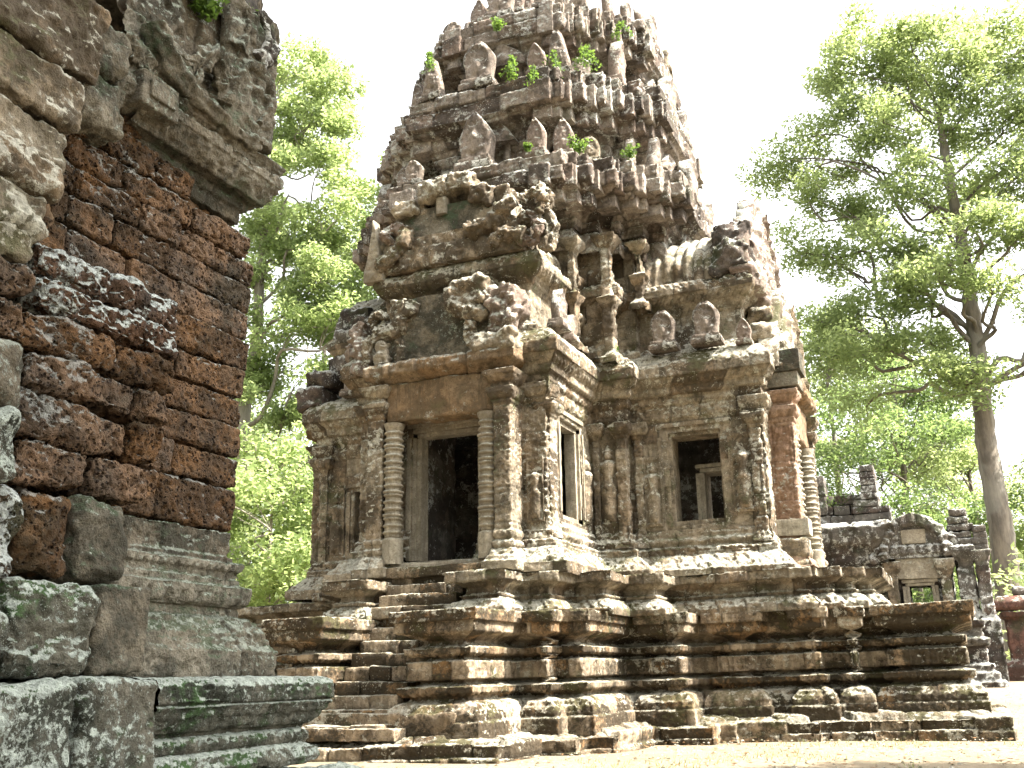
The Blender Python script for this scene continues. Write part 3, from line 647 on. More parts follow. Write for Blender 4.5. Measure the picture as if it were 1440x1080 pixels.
vault(FB, 1.6, 4.9, 1.62, 8.40, 1.35, .21, 1); vault(FA, 1.6, 4.2, 1.6, 8.40, 1.0, .30, 2); vault(FL, 1.6, 4.2, 1.6, 8.40, 1.3, .30, 3); vault(FK, 1.6, 4.2, 1.6, 8.4, 1.2, .3, 4)
A = Acc()          # broken dark roof rubble on the left arm
rg = random.Random(4)
for i in range(44):
    x = rg.uniform(-1.6, 1.7); d = 3.3+1.7*(i % 13)/12.; z = 10.0-(d-3.3)*1.75-rg.uniform(0, 1.3)
    sx, sz = rg.uniform(.2, .42), rg.uniform(.15, .3); block(A, FL, x-sx, x+sx, d-.4, d+.3, z-sz, z+sz, res=.07, rnd=.07, rough=.035, seed=i+700, blk=rg.random(), lump=.05, rot=rg.uniform(-.25, .25))
A.build('roof_rubble', M['black'], temple)

# ---- pediments
def slabrow(F, z, d, W_, H_, th, rel, seed, mat, name='pediment', hw=None, res=.022, lean=0., x=0., par=None, rough=.012):
    A = Acc(); panel(A, F, x, z, W_, H_, th, d, hw=hw, relief=rel, res=res, seed=seed, lean=lean, rough=rough); return A.build(name, M[mat], par or temple)
def ptube(F, pts, rad, par, mat='sand', d=0., ridge=.12, flat=1., name='pediment_frame', seed=0, rough=.02):
    A = Acc(); P = [F(p[0], (p[2] if len(p) > 2 else d)-.05, p[1]) for p in pts]; tube(A, P, np.array(rad)*1.0, 30, ridge, 7, seed, rough, sub=14, flat=flat, carve=.045); return A.build(name, M[mat], par)
def spiral(cx, cz, r0, r1, a0, a1, n=12):
    return [(cx+(r0+(r1-r0)*i/(n-1))*math.cos(a0+(a1-a0)*i/(n-1)), cz+(r0+(r1-r0)*i/(n-1))*math.sin(a0+(a1-a0)*i/(n-1))) for i in range(n)]
# lower front pediment, broken at the top
lp = slabrow(FA, 6.52, 4.55, 2.5, 1.25, .38, lambda X, Z, U, V: .006*ridged(np.stack([X, Z, X*0], -1), 3, 2, 3), 5, 'grey', hw=lambda v: np.where(v < .8, 1-.22*v, .82-.35*(v-.8)/.2))
lp['label'] = 'plain grey slabs of the broken lower pediment above the front door'
def pd(nm, a, b, mat='sand', **k):
    A = Acc(); block(A, FA, *a, **b, **k); return A.build(nm, M[mat], lp)
ptube(FA, [(-1.52, 6.62), (-1.45, 7.0), (-1.3, 7.12), (-1.02, 7.14), (-.82, 7.3), (-.74, 7.55), (-.72, 7.72)], [.09, .13, .13, .14, .14, .13, .12], lp, d=4.8, seed=1)
ptube(FA, spiral(-1.33, 7.42, .20, .05, -1.8, 4.0), .09, lp, 'sand', 4.78, seed=2)
ptube(FA, [(-1.14, 6.54), (-1.17, 6.8), (-1.14, 6.98)], [.13, .14, .1], lp, 'pale', 4.84, ridge=.05, name='naga_neck', seed=3)
ptube(FA, [(-.84, 6.56), (-.82, 6.8), (-.83, 7.02)], [.07, .085, .05], lp, 'sand', 4.8, ridge=.2, name='carved_figure', seed=4)
pd('broken_block', (-1.0, -.5, 4.4, 4.86, 7.42, 7.74), dict(res=.03, rnd=.06, rough=.03, seed=7, fine=.02, lump=.05))
ptube(FA, [(.22, 7.82), (.30, 7.5), (.52, 7.32), (.75, 7.28), (.92, 7.12)], [.10, .15, .17, .16, .1], lp, d=4.84, seed=5)
pd('broken_block', (.15, .98, 4.35, 4.92, 7.45, 7.92), dict(res=.03, rnd=.09, rough=.04, seed=9, fine=.02, lump=.09))
pd('broken_block', (.88, 1.48, 4.35, 4.98, 6.78, 7.62), dict(res=.03, rnd=.2, rough=.05, seed=12, fine=.05, lump=.16), mat='red')
ptube(FA, [(.62, 7.1), (.62, 6.85), (.72, 6.66), (.9, 6.60), (1.2, 6.62), (1.42, 6.7)], [.09, .1, .11, .12, .12, .08], lp, d=4.88, seed=6)
pd('broken_block', (.78, 1.52, 4.4, 5.02, 6.48, 6.80), dict(res=.03, rnd=.05, rough=.03, seed=14, fine=.03, lump=.06))
# worn red naga at the left end
ptube(FA, [(-1.72, 6.45), (-1.62, 6.75), (-1.72, 7.0), (-1.78, 7.3), (-1.70, 7.5)], [.16, .16, .15, .14, .07], lp, 'red', 4.72, ridge=.2, name='naga', seed=8, rough=.05)
ptube(FA, [(-2.12, 6.8), (-2.05, 7.0), (-2.08, 7.2)], [.12, .15, .1], lp, 'red', 4.4, ridge=.2, name='naga', seed=9, rough=.05)
# upper front pediment
up = slabrow(FA, 8.42, 4.42, 3.05, .62, .36, bumps(9, .08), 15, 'sand', hw=lambda v: 1-.05*v, x=.12)
up['label'] = 'band of worn kneeling figures in the upper pediment above the front door'
slabrow(FA, 9.02, 4.30, 1.9, .62, .4, None, 16, 'grey', name='pediment_block', x=-.05, par=up)
slabrow(FA, 9.45, 4.42, .22, .34, .3, None, 17, 'pale', name='repair_block', x=-.12, par=up)
for i, (x0, x1, z0, z1, ro) in enumerate([(-1.1, -.62, 9.55, 9.84, .12), (-.6, .02, 9.8, 10.15, .10), (.04, .5, 9.86, 10.2, -.06), (.48, .95, 9.5, 9.84, -.2)]):
    A = Acc(); block(A, FA, x0, x1, 4.0, 4.62, z0, z1, res=.028, rnd=.05, rough=.03, seed=i+50, fine=.035, lump=.04, rot=ro, blk=i/4); A.build('pediment_frame', M['sand'], up)
ptube(FA, [(-1.42, 8.5), (-1.3, 8.62), (-1.02, 8.72), (-.85, 8.95), (-.8, 9.25)], [.08, .12, .14, .15, .12], up, d=4.68, seed=22)
ptube(FA, spiral(-1.12, 9.15, .26, .06, -1.2, 5.2), .11, up, 'red', 4.6, seed=23, rough=.05)
ptube(FA, [(.45, 9.02), (.62, 8.92), (.95, 9.02), (1.2, 9.25), (1.45, 9.35)], [.10, .15, .15, .17, .12], up, d=4.68, seed=24)
ptube(FA, [(1.0, 8.55), (1.15, 8.7), (1.4, 8.72), (1.62, 8.62)], [.1, .12, .13, .12], up, d=4.7, seed=25)
for i, (cx, cz, rx) in enumerate([(1.72, 9.22, .22), (1.66, 8.78, .2)]):
    ptube(FA, [(cx+rx*math.cos(a), cz+rx*1.25*math.sin(a)) for a in np.linspace(-2.6, 2.6, 12)], .085, up, 'red' if i else 'sand', 4.62, name='makara_loop', seed=26+i, rough=.05)
ptube(FA, [(1.95, 8.35), (2.02, 8.7), (1.92, 9.1), (1.98, 9.4), (1.80, 9.62)], [.12, .13, .11, .12, .07], up, 'sand', 4.5, ridge=.25, name='makara', seed=29, rough=.06)
for i, (x0, x1, z0, z1) in enumerate([(-1.5, -1.0, 8.9, 9.4), (.5, 1.3, 9.1, 9.5), (-1.1, -.5, 9.55, 9.85), (.6, 1.2, 9.5, 9.8), (1.0, 1.6, 8.5, 9.0)]):
    A = Acc(); block(A, FA, x0, x1, 3.9, 4.5, z0, z1, res=.035, rnd=.06, rough=.04, seed=i+30, fine=.03, lump=.06, blk=i/5); A.build('pediment_block', M['sand'], up)
A = Acc(); panel(A, FA, -1.52, 8.3, .42, 1.25, .22, 4.55, hw=lambda v: np.clip(1.1-v*1.05, .05, 1), seed=31, res=.03, rough=.03, lean=0.0)
A.build('acroterion', M['pale'], up)
# end gable of the right arm: tall leaf edged pediment seen edge on
def gable(F, d, z0, hw_, h, th, mat, seed, name='gable'):
    A = Acc(); panel(A, F, 0, z0, hw_*2, h, th, d, hw=lambda v: np.clip(1-v**1.7*.93, .04, 1)*(1+.05*np.sin(v*22)), relief=lambda X, Z, U, V: .05*ridged(np.stack([X, Z, X*0], -1), 5, 3, seed)+.10*(np.abs(U) > .72), seed=seed, res=.04, rough=.035)
    g = A.build(name, M[mat], temple); rg = random.Random(seed)
    for s in (-1, 1):
        A = Acc()
        for i in range(10):
            v = i/10+.03; x = s*hw_*max(.06, 1-v**1.7*.93); sz = .26*rg.uniform(.8, 1.2)
            panel(A, F, x-s*.02, z0+v*h-.02, sz*.9, sz*1.5, th*.75, d, hw=lambda u: np.sin(np.pi*(.35+.65*u))*1.0+.03, seed=seed+i, res=.035, rough=.02)
        A.build('leaf_crest', M[mat], g)
    return g
gable(FB, 4.85, 8.35, 1.72, 2.0, .45, 'red', 5); gable(FB, 5.2, 6.5, 1.5, 1.75, .5, 'sand', 6)
gable(FL, 4.25, 8.3, 1.6, 1.3, .4, 'black', 7); gable(FL, 4.8, 6.5, 1.4, 1.2, .4, 'black', 8); gable(FK, 4.2, 8.3, 1.6, 1.7, .4, 'sand', 9)
# dark stub on the near corner of the gable, flame stones on its rake
for i, (x, z, s) in enumerate([(-1.55, 8.45, .5), (-1.35, 9.0, .45)]):
    A = Acc(); block(A, FB, x-s*.5, x+s*.4, 4.3, 5.0, z, z+s*1.3, res=.04, rnd=.12, rough=.05, seed=i+80, fine=.04, lump=.08); A.build('gable_block', M['black'], temple)
rg = random.Random(11)
for i in range(9):
    zz = 7.0+rg.random()*1.6; x = -1.5+rg.random()*1.2; d = 5.1-(zz-7)*.12
    A = Acc(); block(A, FB, x-.25, x+.25, d-.2, d+.25, zz-.16, zz+.16, res=.05, rnd=.06, rough=.04, seed=i+90, fine=.03, lump=.05, blk=rg.random()); A.build('gable_block', M['red' if i % 3 == 0 else 'sand'], temple)

# ---- tower storeys
tplan = [(1.45, 3.42), (1.9, 3.05), (2.3, 2.62), (2.62, 2.3), (3.05, 1.9), (3.42, 1.45)]
def storey(z0, zc, z1, s, ov, seed, dx=0., jit=.05):
    """wall from z0 to zc, heavy stepped cornice from zc to z1"""
    A = Acc(); h = z1-zc
    pr = [(.10, z0-.35, ''), (.10, z0-.1, ''), (.06, z0+.05, 'bead'), (0, z0+.12, ''), (0, zc-.3, 'scroll'), (.05, zc-.22, 'bead'), (.1, zc-.12, ''), (.07, zc-.08, ''), (.16, zc, 'petal'), (ov*.42, zc+h*.10, ''), (ov*.46, zc+h*.22, ''), (ov*.78, zc+h*.27, ''), (ov*.80, zc+h*.34, ''), (ov*.97, zc+h*.36, ''), (ov, zc+h*.37, ''), (ov, zc+h*.66, 'fine'), (ov*.86, zc+h*.68, ''), (ov*.90, zc+h*.72, 'leafy'), (ov*.92, zc+h*.97, ''), (ov*.6, z1, ''), (-.1, z1+.02, ''), (-.45, z1+.04, '')]
    loft(A, ring(tplan, s, dx), pr, True, res=.027, seed=seed, rough=.010, groove=.03, jitter=jit*.7, brk=.045, zc=[z0-.35, z0+.12, (z0+zc)/2, zc-.28, zc+h*.02, zc+h*.38, zc+h*.74, z1], bw=(.32, .8), sag=.05, tj=.02, cap=True)
    rg = random.Random(seed)
    for F in frames(dx):
        for i, (a, b) in enumerate(tplan):
            for sg in (-1, 1):
                if F.n[1] > .5 and i > 2: continue
                if rg.random() < .2: continue
                x = sg*(a*s+ov*.30-.02+rg.uniform(-.04, .03)); d = b*s+ov; w_ = rg.uniform(.17, .27)*min(1, s+.2); dz = rg.uniform(-.05, .05)
                block(A, F, x-w_, x+w_, d-.5, d+.07+rg.uniform(-.03, .05), zc+h*.30+dz, zc+h*.72+dz, res=.035, rnd=.014, rough=.012, seed=rg.randrange(9999), blk=rg.random(), fine=.012)
                block(A, F, x-w_*.8, x+w_*.8, d-.5, d-.09+rg.uniform(-.03, .03), zc+h*.05+dz, zc+h*.29+dz, res=.035, rnd=.014, rough=.012, seed=rg.randrange(9999), blk=rg.random(), fine=.012)
                if rg.random() < .75: block(A, F, x-w_*.9, x+w_*.9, d-.6, d-.02+rg.uniform(-.05, .03), zc+h*.74+dz, z1+rg.uniform(-.02, .06), res=.035, rnd=.014, rough=.012, seed=rg.randrange(9999), blk=rg.random(), fine=.012)
    return A.build('tower_storey', M['tower'], temple)
ST = [(9.35, 9.75, 10.75, .93, .62, 101, .10), (10.75, 11.7, 12.85, .82, .58, 102, .15), (12.85, 13.75, 14.75, .69, .48, 103, .35), (14.75, 15.3, 15.8, .37, .30, 104, -.25), (15.8, 16.1, 16.4, .24, .2, 105, -.3)]
S_ob = [storey(*s) for s in ST]
A = Acc(); loft(A, ring(tplan, .2, .2), [(0, 16.7, ''), (.1, 16.8, 'petal'), (.1, 16.9, ''), (-.1, 17.0, '')], True, res=.05, seed=110, rough=.03, jitter=.03, cap=True); A.build('tower_crown', M['tower'], temple)
rg = random.Random(5)
# niches (false doors) in the middle of each storey face and antefixes on every redent
def mk_ante(kind, Wd, Hh, seed, mat):
    A = Acc(); F = Fr((0, 0), (0, -1))
    block(A, F, -Wd*.55, Wd*.55, -.2, .2, 0, Hh*.14, res=.04, rnd=.02, rough=.01, seed=seed)
    block(A, F, -Wd*.48, Wd*.48, -.17, .17, Hh*.14, Hh*.22, res=.04, rnd=.02, rough=.01, seed=seed+1)
    hw = {0: lambda v: np.clip(.86+.16*np.sin(np.pi*v*1.05)-np.clip(v-.45, 0, 1)**1.6*1.9, .05, 1.1),
          1: lambda v: np.clip(.8+.2*v-np.clip(v-.6, 0, 1)**2*4.4, .12, 1.1),
          2: lambda v: np.clip(1-.75*v**1.2, .1, 1)}[kind]
    panel(A, F, 0, Hh*.2, Wd*.95, Hh*.8, .26, 0, hw=hw, relief=seated(Wd, Hh*.8), res=.024, rough=.02, seed=seed, bev=.04)
    return A, mat
AM = []
for k, (kd, wd, hh, sdd, mt) in enumerate([(0, .52, .95, 1, 'tower'), (1, .55, .85, 2, 'tower'), (0, .46, .85, 3, 'red'), (2, .5, 1.0, 4, 'tower'), (1, .62, .8, 5, 'sand'), (0, .5, 1.1, 6, 'red'), (1, .45, .6, 7, 'tower')]):
    A, mt = mk_ante(kd, wd, hh, sdd*10, mt); o = A.build('antefix', M[mt], temple); AM.append(o)
first = [True]*7
TI = Matrix.Translation((-X0, -Y0, 0))
def ante(F, x, d, z, k, s=1., yaw=0., lean=0., name='antefix'):
    src = AM[k]
    if first[k]: o = src; first[k] = False
    else: o = src.copy(); COL.objects.link(o)
    n = F.n; a = math.atan2(n[0], -n[1])+yaw; p = F(x, d, z)
    o.parent = temple; o.matrix_parent_inverse = Matrix.Identity(4)
    o.location = (p[0]-X0, p[1]-Y0, p[2]); o.rotation_euler = (lean, 0, a); o.scale = (s, s, s); o.name = name; return o
for si, (z0, zc, z1, s, ov, sd_, dx_) in enumerate(ST[:5]):
    sc_ = [1.0, .95, .85, .6, .4][si]; FF = frames(dx_)
    for F in (FF[0], FF[1], FF[3]) if si < 4 else (FF[0], FF[1]):
        for i, (a, b) in enumerate(tplan[:3]):
            for sg in (-1, 1):
                if rg.random() < .22: continue
                ante(F, sg*(a*s+ov*.18-.1), b*s+ov*.55, z1-.02, rg.choice([0, 1, 3, 4, 5, 6, 2]), sc_*rg.uniform(.75, 1.15), rg.uniform(-.2, .2), rg.uniform(-.09, .09))
        if si < 4: ante(F, rg.uniform(-.15, .15), tplan[0][1]*s+ov*.45, z1-.02, rg.choice([0, 1]), sc_*1.4, 0, 0)
for (F, x, d, z, k, s) in [(FA, 3.35, 2.0, 6.98, 1, .92), (FA, 4.18, 2.0, 6.98, 1, .98), (FB, -4.05, 2.0, 6.98, 0, .8), (FA, -3.6, 2.0, 6.95, 1, .8), (FB, -3.35, 1.95, 6.98, 2, .6), (FA, 4.85, 1.95, 6.9, 2, .6)]:
    ante(F, x, d, z, k, s)
for k in range(7):
    if first[k]: bpy.data.objects.remove(AM[k])
for si, (z0, zc, z1, s, ov, sd_, dx_) in enumerate(ST[:4]):
    for F in [frames(dx_)[k] for k in (0, 1, 3)]:
        A = Acc(); d = tplan[0][1]*s; w_ = 1.0*s
        block(A, F, -w_*.55, -w_*.38, d-.1, d+.14, z0, zc, res=.04, rnd=.03, rough=.015, seed=si+200); block(A, F, w_*.38, w_*.55, d-.1, d+.14, z0, zc, res=.04, rnd=.03, rough=.015, seed=si+210)
        panel(A, F, 0, zc-.15, w_*1.5, .75*s, .3, d+.18, hw=lambda v: np.clip(1-v**2*.9, .05, 1), relief=seated(w_*1.5, .75*s), res=.035, seed=si+220, rough=.03)
        A.build('niche', M['tower'], temple)
# miniature corner blocks along the tower faces (broken masonry)
fix(temple)
for o in list(temple.children):
    if o.name.startswith('antefix'): o.matrix_parent_inverse = Matrix.Identity(4)
    for c in o.children:
        pass

# ============================================================ NEAR RUIN ON THE LEFT
near = empty('laterite_shrine', (-5.6, 4.6, 0), 'dark corner of a laterite and sandstone shrine at the left edge, with lichened base slabs', 'ruin')
FN = Fr((-5, 0), (1, 0))
op = [(-5, 4.75), (-5, 6.16), (-8.5, 6.16)]
A = Acc(); loft(A, [(-5, 4.88), (-5, 6.16), (-8.5, 6.16)], [(.30, .50, ''), (.50, .52, ''), (.52, .56, ''), (.50, .64, ''), (.44, .66, ''), (.46, .68, 'bead'), (.46, .745, ''), (.42, .76, ''), (.43, .79, ''), (.49, .80, 'leafy'), (.56, .93, ''), (.57, .94, ''), (.55, .955, ''), (.575, .97, 'fine'), (.58, 1.07, ''), (.55, 1.105, ''), (.3, 1.12, ''), (0, 1.125, '')], False, res=.011, seed=201, rough=.008, groove=.012, jitter=.006, brk=.02, zc=[.5, 1.2], bw=(2.0, 3.0))
A.build('base_slab', M['green'], near)
A = Acc(); loft(A, op, [(.26, 1.12, 'fine'), (.265, 1.30, ''), (.24, 1.325, ''), (.23, 1.34, 'leafy'), (.19, 1.44, 'leafy'), (.12, 1.53, ''), (.06, 1.545, ''), (.05, 1.60, ''), (.09, 1.61, 'petal'), (.12, 1.70, ''), (.12, 1.75, ''), (.06, 1.765, ''), (.06, 1.81, ''), (.04, 1.82, ''), (.04, 1.86, 'bead'), (.07, 1.90, ''), (.07, 1.925, ''), (.015, 1.94, ''), (.01, 1.97, ''), (-.01, 1.99, ''), (-.01, 2.16, ''), (-.2, 2.17, '')], False, res=.011, seed=202, rough=.007, groove=.010, jitter=.005, brk=.018, zc=[1.12, 1.54, 1.95, 2.2], bw=(1.0, 1.8))
A.build('base_moulding', M['grey'], near)
A = Acc(); block(A, FN, 2.6, 6.75, -3, .85, -.1, .49, res=.03, rnd=.04, rough=.02, seed=9); A.build('foundation_slab', M['green'], near)
A = Acc(); block(A, FN, 2.6, 6.06, -3.4, -.13, .4, 5.2, res=.03, rnd=.02, rough=.035, seed=10, fine=.02); block(A, FN, 2.6, 4.25, -1, -.02, .4, 5.2, res=.02, rnd=.02, rough=.035, seed=11, fine=.02); A.build('mortar_core', M['mortar'], near)
A = Acc(); block(A, FN, 3.0, 4.27, -.3, .60, .50, 1.10, res=.014, rnd=.06, rough=.02, seed=12, fine=.006); block(A, FN, 4.29, 4.86, -.3, .61, .50, 1.115, res=.014, rnd=.05, rough=.02, seed=13, fine=.006)
A.build('base_slab', M['green'], near)
A = Acc(); block(A, FN, 3.98, 4.56, -.2, .36, 1.16, 1.65, res=.011, rnd=.07, rough=.022, seed=14, fine=.022, lump=.02, pits=.012); A.build('rough_block', M['green'], near)
A = Acc(); block(A, FN, 4.585, 5.0, -.2, .36, 1.15, 1.66, res=.012, rnd=.035, rough=.015, seed=15, tx=.03); A.build('rough_block', M['grey'], near)
A = Acc(); block(A, FN, 3.55, 3.95, -.2, .42, 1.13, 1.45, res=.014, rnd=.12, rough=.02, seed=16, lump=.03); A.build('rough_block', M['green'], near)
for i, (a, b, c, d, z0, z1, mt) in enumerate([(3.55, 4.02, -.2, .30, 1.66, 2.13, 'latl'), (4.05, 4.40, -.2, .27, 1.68, 2.14, 'latr'), (4.44, 4.82, -.2, .30, 1.67, 2.17, 'grey')]):
    A = Acc(); block(A, FN, a, b, c, d, z0, z1, res=.011, rnd=.07, rough=.018, seed=20+i, pits=.02 if mt != 'grey' else 0, lump=.03, fine=.01 if mt == 'grey' else 0, blk=.9 if mt == 'latr' else .5); A.build('rough_block', M[mt], near)
# protruding rough laterite courses (the core where the facing has fallen)
rows = [(3.42, 3.63, [(3.93, 4.53), (4.56, 5.13)], 'latl'), (3.20, 3.40, [(3.96, 4.80), (4.83, 5.14)], 'latl'), (2.96, 3.18, [(3.88, 4.56), (4.59, 5.12)], 'latr'), (2.72, 2.94, [(3.94, 4.80), (4.82, 5.08)], 'latr'), (2.45, 2.70, [(3.92, 4.78), (4.80, 5.07)], 'latr'), (2.18, 2.43, [(3.93, 4.46), (4.49, 4.95)], 'latr')]
sd_ = 30
for z0, z1, ys_, mt in rows:
    for a, b in ys_:
        sd_ += 1; rr = random.Random(sd_); A = Acc()
        block(A, FN, a, b, -.3, .30+rr.uniform(-.03, .03), z0, z1, res=.011, rnd=.05, rough=.022, seed=sd_, pits=.026, lump=.018, blk=rr.random()*.9)
        A.build('laterite_block', M[mt], near)
for i, (a, b, z0, z1, mt, d) in enumerate([(3.3, 3.92, 3.22, 3.42, 'latr', .32), (3.3, 3.93, 2.95, 3.2, 'latr', .30), (3.3, 3.90, 2.56, 2.93, 'grey', .36), (3.3, 3.90, 2.12, 2.53, 'green', .38)]):
    A = Acc(); block(A, FN, a, b, -.2, d, z0, z1, res=.013, rnd=.08, rough=.02, seed=60+i, pits=.025 if mt == 'latr' else 0, lump=.03, blk=.3+.2*i); A.build('rough_block', M[mt], near)
# smooth laterite wall behind
zl = [2.17, 2.50, 2.74, 2.98, 3.21, 3.44, 3.70, 3.94, 4.17, 4.38, 4.60, 4.82, 5.05]
spl = [[4.95, 5.35, 6.20], [4.8, 5.48, 6.20], [5.02, 5.33, 6.20], [4.7, 5.25, 6.20], [5.0, 5.44, 6.20], [3.9, 4.28, 4.7, 5.2, 6.25], [3.92, 4.36, 4.9, 5.42, 6.25], [4.0, 4.35, 4.75, 5.3, 6.25], [3.98, 4.4, 4.98, 5.38, 5.78, 6.25], [4.3, 4.8, 5.5, 6.2], [4.3, 4.62, 5.1, 5.5], [4.28, 4.7, 5.0]]
for i in range(12):
    for j in range(len(spl[i])-1):
        rr = random.Random(i*9+j); A = Acc(); dj = rr.uniform(-.012, .015)
        if i in (8,) and j == 3: dj = -.01
        block(A, FN, spl[i][j]+.006, spl[i][j+1]-.006, -.4, dj, zl[i]+.005, zl[i+1]-.005, res=.012, rnd=.022+.02*rr.random(), rough=.010, seed=100+i*9+j, pits=.016 if i < 8 else .026, blk=rr.random(), lump=.012)
        A.build('laterite_block', M['latr'], near)
# remaining sandstone facing, upper left
zs = [(3.43, 3.60, 3.86), (3.60, 3.86, 3.9), (3.87, 4.08, 3.96), (4.09, 4.36, 4.03), (4.38, 4.72, 4.10), (4.74, 5.3, 4.18)]
for i, (z0, z1, y1) in enumerate(zs):
    A = Acc(); block(A, FN, 3.1, y1, -.2, .30+.03*((i*7) % 3), z0, z1, res=.013, rnd=.04, rough=.03, seed=300+i, fine=.016, lump=.02, blk=(i*.37) % 1); A.build('facing_block', M['sand'], near)
for i, (a, b, z0, z1, d) in enumerate([(4.2, 4.58, 4.62, 4.98, .16), (4.1, 4.5, 5.0, 5.34, .2), (4.52, 4.8, 4.98, 5.3, .14)]):
    A = Acc(); block(A, FN, a, b, -.2, d, z0, z1, res=.014, rnd=.035, rough=.03, seed=320+i, fine=.016, lump=.02, blk=.4); A.build('facing_block', M['grey'], near)
# overhanging carved eave
A = Acc(); loft(A, [(-5, 4.74), (-5, 6.16), (-8.5, 6.16)], [(-.2, 4.66, ''), (-0.070, 4.68, ''), (-0.060, 4.78, ''), (-0.030, 4.80, ''), (-0.020, 4.86, ''), (0.060, 4.88, 'scroll'), (0.150, 5.04, ''), (0.170, 5.05, ''), (0.180, 5.13, 'fine'), (0.140, 5.15, ''), (0.160, 5.17, 'leafy'), (0.190, 5.24, ''), (0.130, 5.30, ''), (0, 5.32, '')], False, res=.013, seed=210, rough=.009, groove=.012, jitter=.006, brk=.025, zc=[4.66, 4.87, 5.14, 5.3], bw=(.7, 1.5))
A.build('cornice', M['grey'], near)
A = Acc(); block(A, FN, 4.66, 5.02, -.2, .22, 4.96, 5.22, res=.011, rnd=.015, rough=.008, seed=340); block(A, FN, 4.72, 4.97, .0, .245, 5.03, 5.17, res=.011, rnd=.01, rough=.006, seed=341); A.build('framed_block', M['grey'], near)
A = Acc(); loft(A, [(-5, 4.6), (-5, 6.12), (-8.5, 6.12)], [(.06, 5.28, ''), (.05, 5.45, ''), (.06, 6.2, ''), (.02, 6.9, ''), (-.5, 6.95, '')], False, res=.016, seed=211, rough=.016, groove=.02, jitter=.03, brk=.05, zc=[5.28, 5.75, 6.35, 6.9], bw=(.6, 1.1))
A.build('pediment_wall', M['grey'], near)
A = Acc(); block(A, FN, 5.1, 6.0, -.6, .12, 6.25, 7.6, res=.025, rnd=.06, rough=.03, seed=350, lump=.05); A.build('pediment_wall', M['black'], near)
def nt_(pts, rad, name, seed, mat='grey', ridge=.1, d=.2, rough=.025):
    A = Acc(); tube(A, [FN(p[0]-.10, (p[2] if len(p) > 2 else d)-.04, p[1]) for p in pts], rad, 40, ridge, 6, seed, rough, sub=24, carve=.028); return A.build(name, M[mat], near)
for i in range(7):
    y = 4.70+i*.07; nt_([(y, 5.26), (y+.03, 5.36), (y-.01, 5.45)], [.035, .05, .02], 'leaf_crest', 400+i, ridge=.2, d=.16)
nt_([(4.86, 5.66), (5.0, 5.45), (5.2, 5.34), (5.55, 5.30), (5.9, 5.28), (6.1, 5.33)], [.07, .11, .10, .08, .07, .05], 'naga_body', 410, ridge=.14, d=.20)
nt_([(5.28, 5.40), (5.36, 5.62), (5.5, 5.76), (5.62, 5.62), (5.6, 5.45)], [.05, .07, .08, .07, .04], 'carved_scroll', 411, ridge=.2)
nt_([(5.66, 5.42), (5.72, 5.66), (5.82, 5.86), (5.96, 5.92), (6.12, 5.80), (6.22, 5.66)], [.07, .09, .11, .12, .11, .07], 'makara_head', 412, ridge=.18, d=.18, rough=.05)
nt_([(6.02, 5.42), (6.12, 5.60), (6.10, 5.74)], [.08, .10, .06], 'makara_head', 413, ridge=.2, d=.2, rough=.05)
nt_([(5.74, 5.95), (5.82, 6.2), (5.78, 6.4)], [.08, .08, .05], 'carved_scroll', 414, ridge=.25)
nt_([(5.95, 5.98), (6.05, 6.18), (6.02, 6.36), (5.94, 6.46)], [.09, .10, .10, .06], 'carved_scroll', 415, 'black', ridge=.25, rough=.05)
nt_([(5.05, 5.62), (5.18, 5.56), (5.3, 5.6)], [.04, .05, .03], 'carved_scroll', 416, ridge=.2)
A = Acc(); panel(A, FN, 5.85, 5.3, .62, 1.15, .14, .13, relief=lambda X, Z, U, V: .05*ridged(np.stack([X, Z, X*0], -1), 6, 3, 5), res=.014, rough=.02, seed=4); A.build('carved_panel', M['grey'], near)
fix(near)

# ============================================================ RUINS BEHIND ON THE RIGHT
def ruin(name, loc, label, cat): return empty(name, loc, label, cat)
gal = ruin('ruined_gallery', (-2.9, 31, .8), 'low roofless gallery wall with a broken chimney-like stub, directly right of the temple', 'ruin')
A = Acc(); loft(A, [(-6.5, 30), (-1.9, 30), (-1.9, 34), (-6.5, 34)], [(.15, .6, ''), (.15, 1.5, ''), (0, 1.7, ''), (0, 4.2, ''), (.08, 4.3, 'petal'), (.3, 4.65, ''), (.34, 4.95, 'fine'), (.2, 5.1, ''), (-.3, 5.15, '')], True, res=.07, seed=501, rough=.03, groove=.03, jitter=.03, brk=.12, course=.45, cap=True); A.build('wall', M['black'], gal)
A = Acc(); rg = random.Random(8)
for z in range(3):
    x = -5.6
    while x < -2.3:
        w_ = rg.uniform(.35, .7)
        if not (z == 2 and rg.random() < .5): block(A, F0, x, x+w_-.02, -31.2, -30.25+z*-.1, 5.08+z*.30, 5.36+z*.30, res=.09, rnd=.03, rough=.02, seed=rg.randrange(999), blk=rg.random())
        x += w_
A.build('upper_course', M['black'], gal)
A = Acc()
for k in range(9):
    z = 4.95+k*.20; h = .34-.012*k; block(A, F0, -2.15-h*(1.5 if k < 4 else .8), -2.15+h*(1.6 if k < 3 else .8), -30.9, -30.15, z, z+.19, res=.08, rnd=.03, rough=.02, seed=k+900, blk=(k*.4) % 1)
A.build('roof_stub', M['black'], gal)
A = Acc(); 
for i, x in enumerate((-4.6, -3.55)):
    for k in range(4): block(A, F0, x-.2, x+.2, -30.9, -30.2, 5.4+k*.28, 5.70+k*.28, res=.08, rnd=.02, rough=.03, seed=i*9+k+930)
    A.build('upper_course', M['black'], gal); A = Acc()
fix(gal)
gate = ruin('temple_gate', (-1.1, 30, .8), 'small stone gate with an arched pediment over a dark doorway, right of the temple', 'gate')
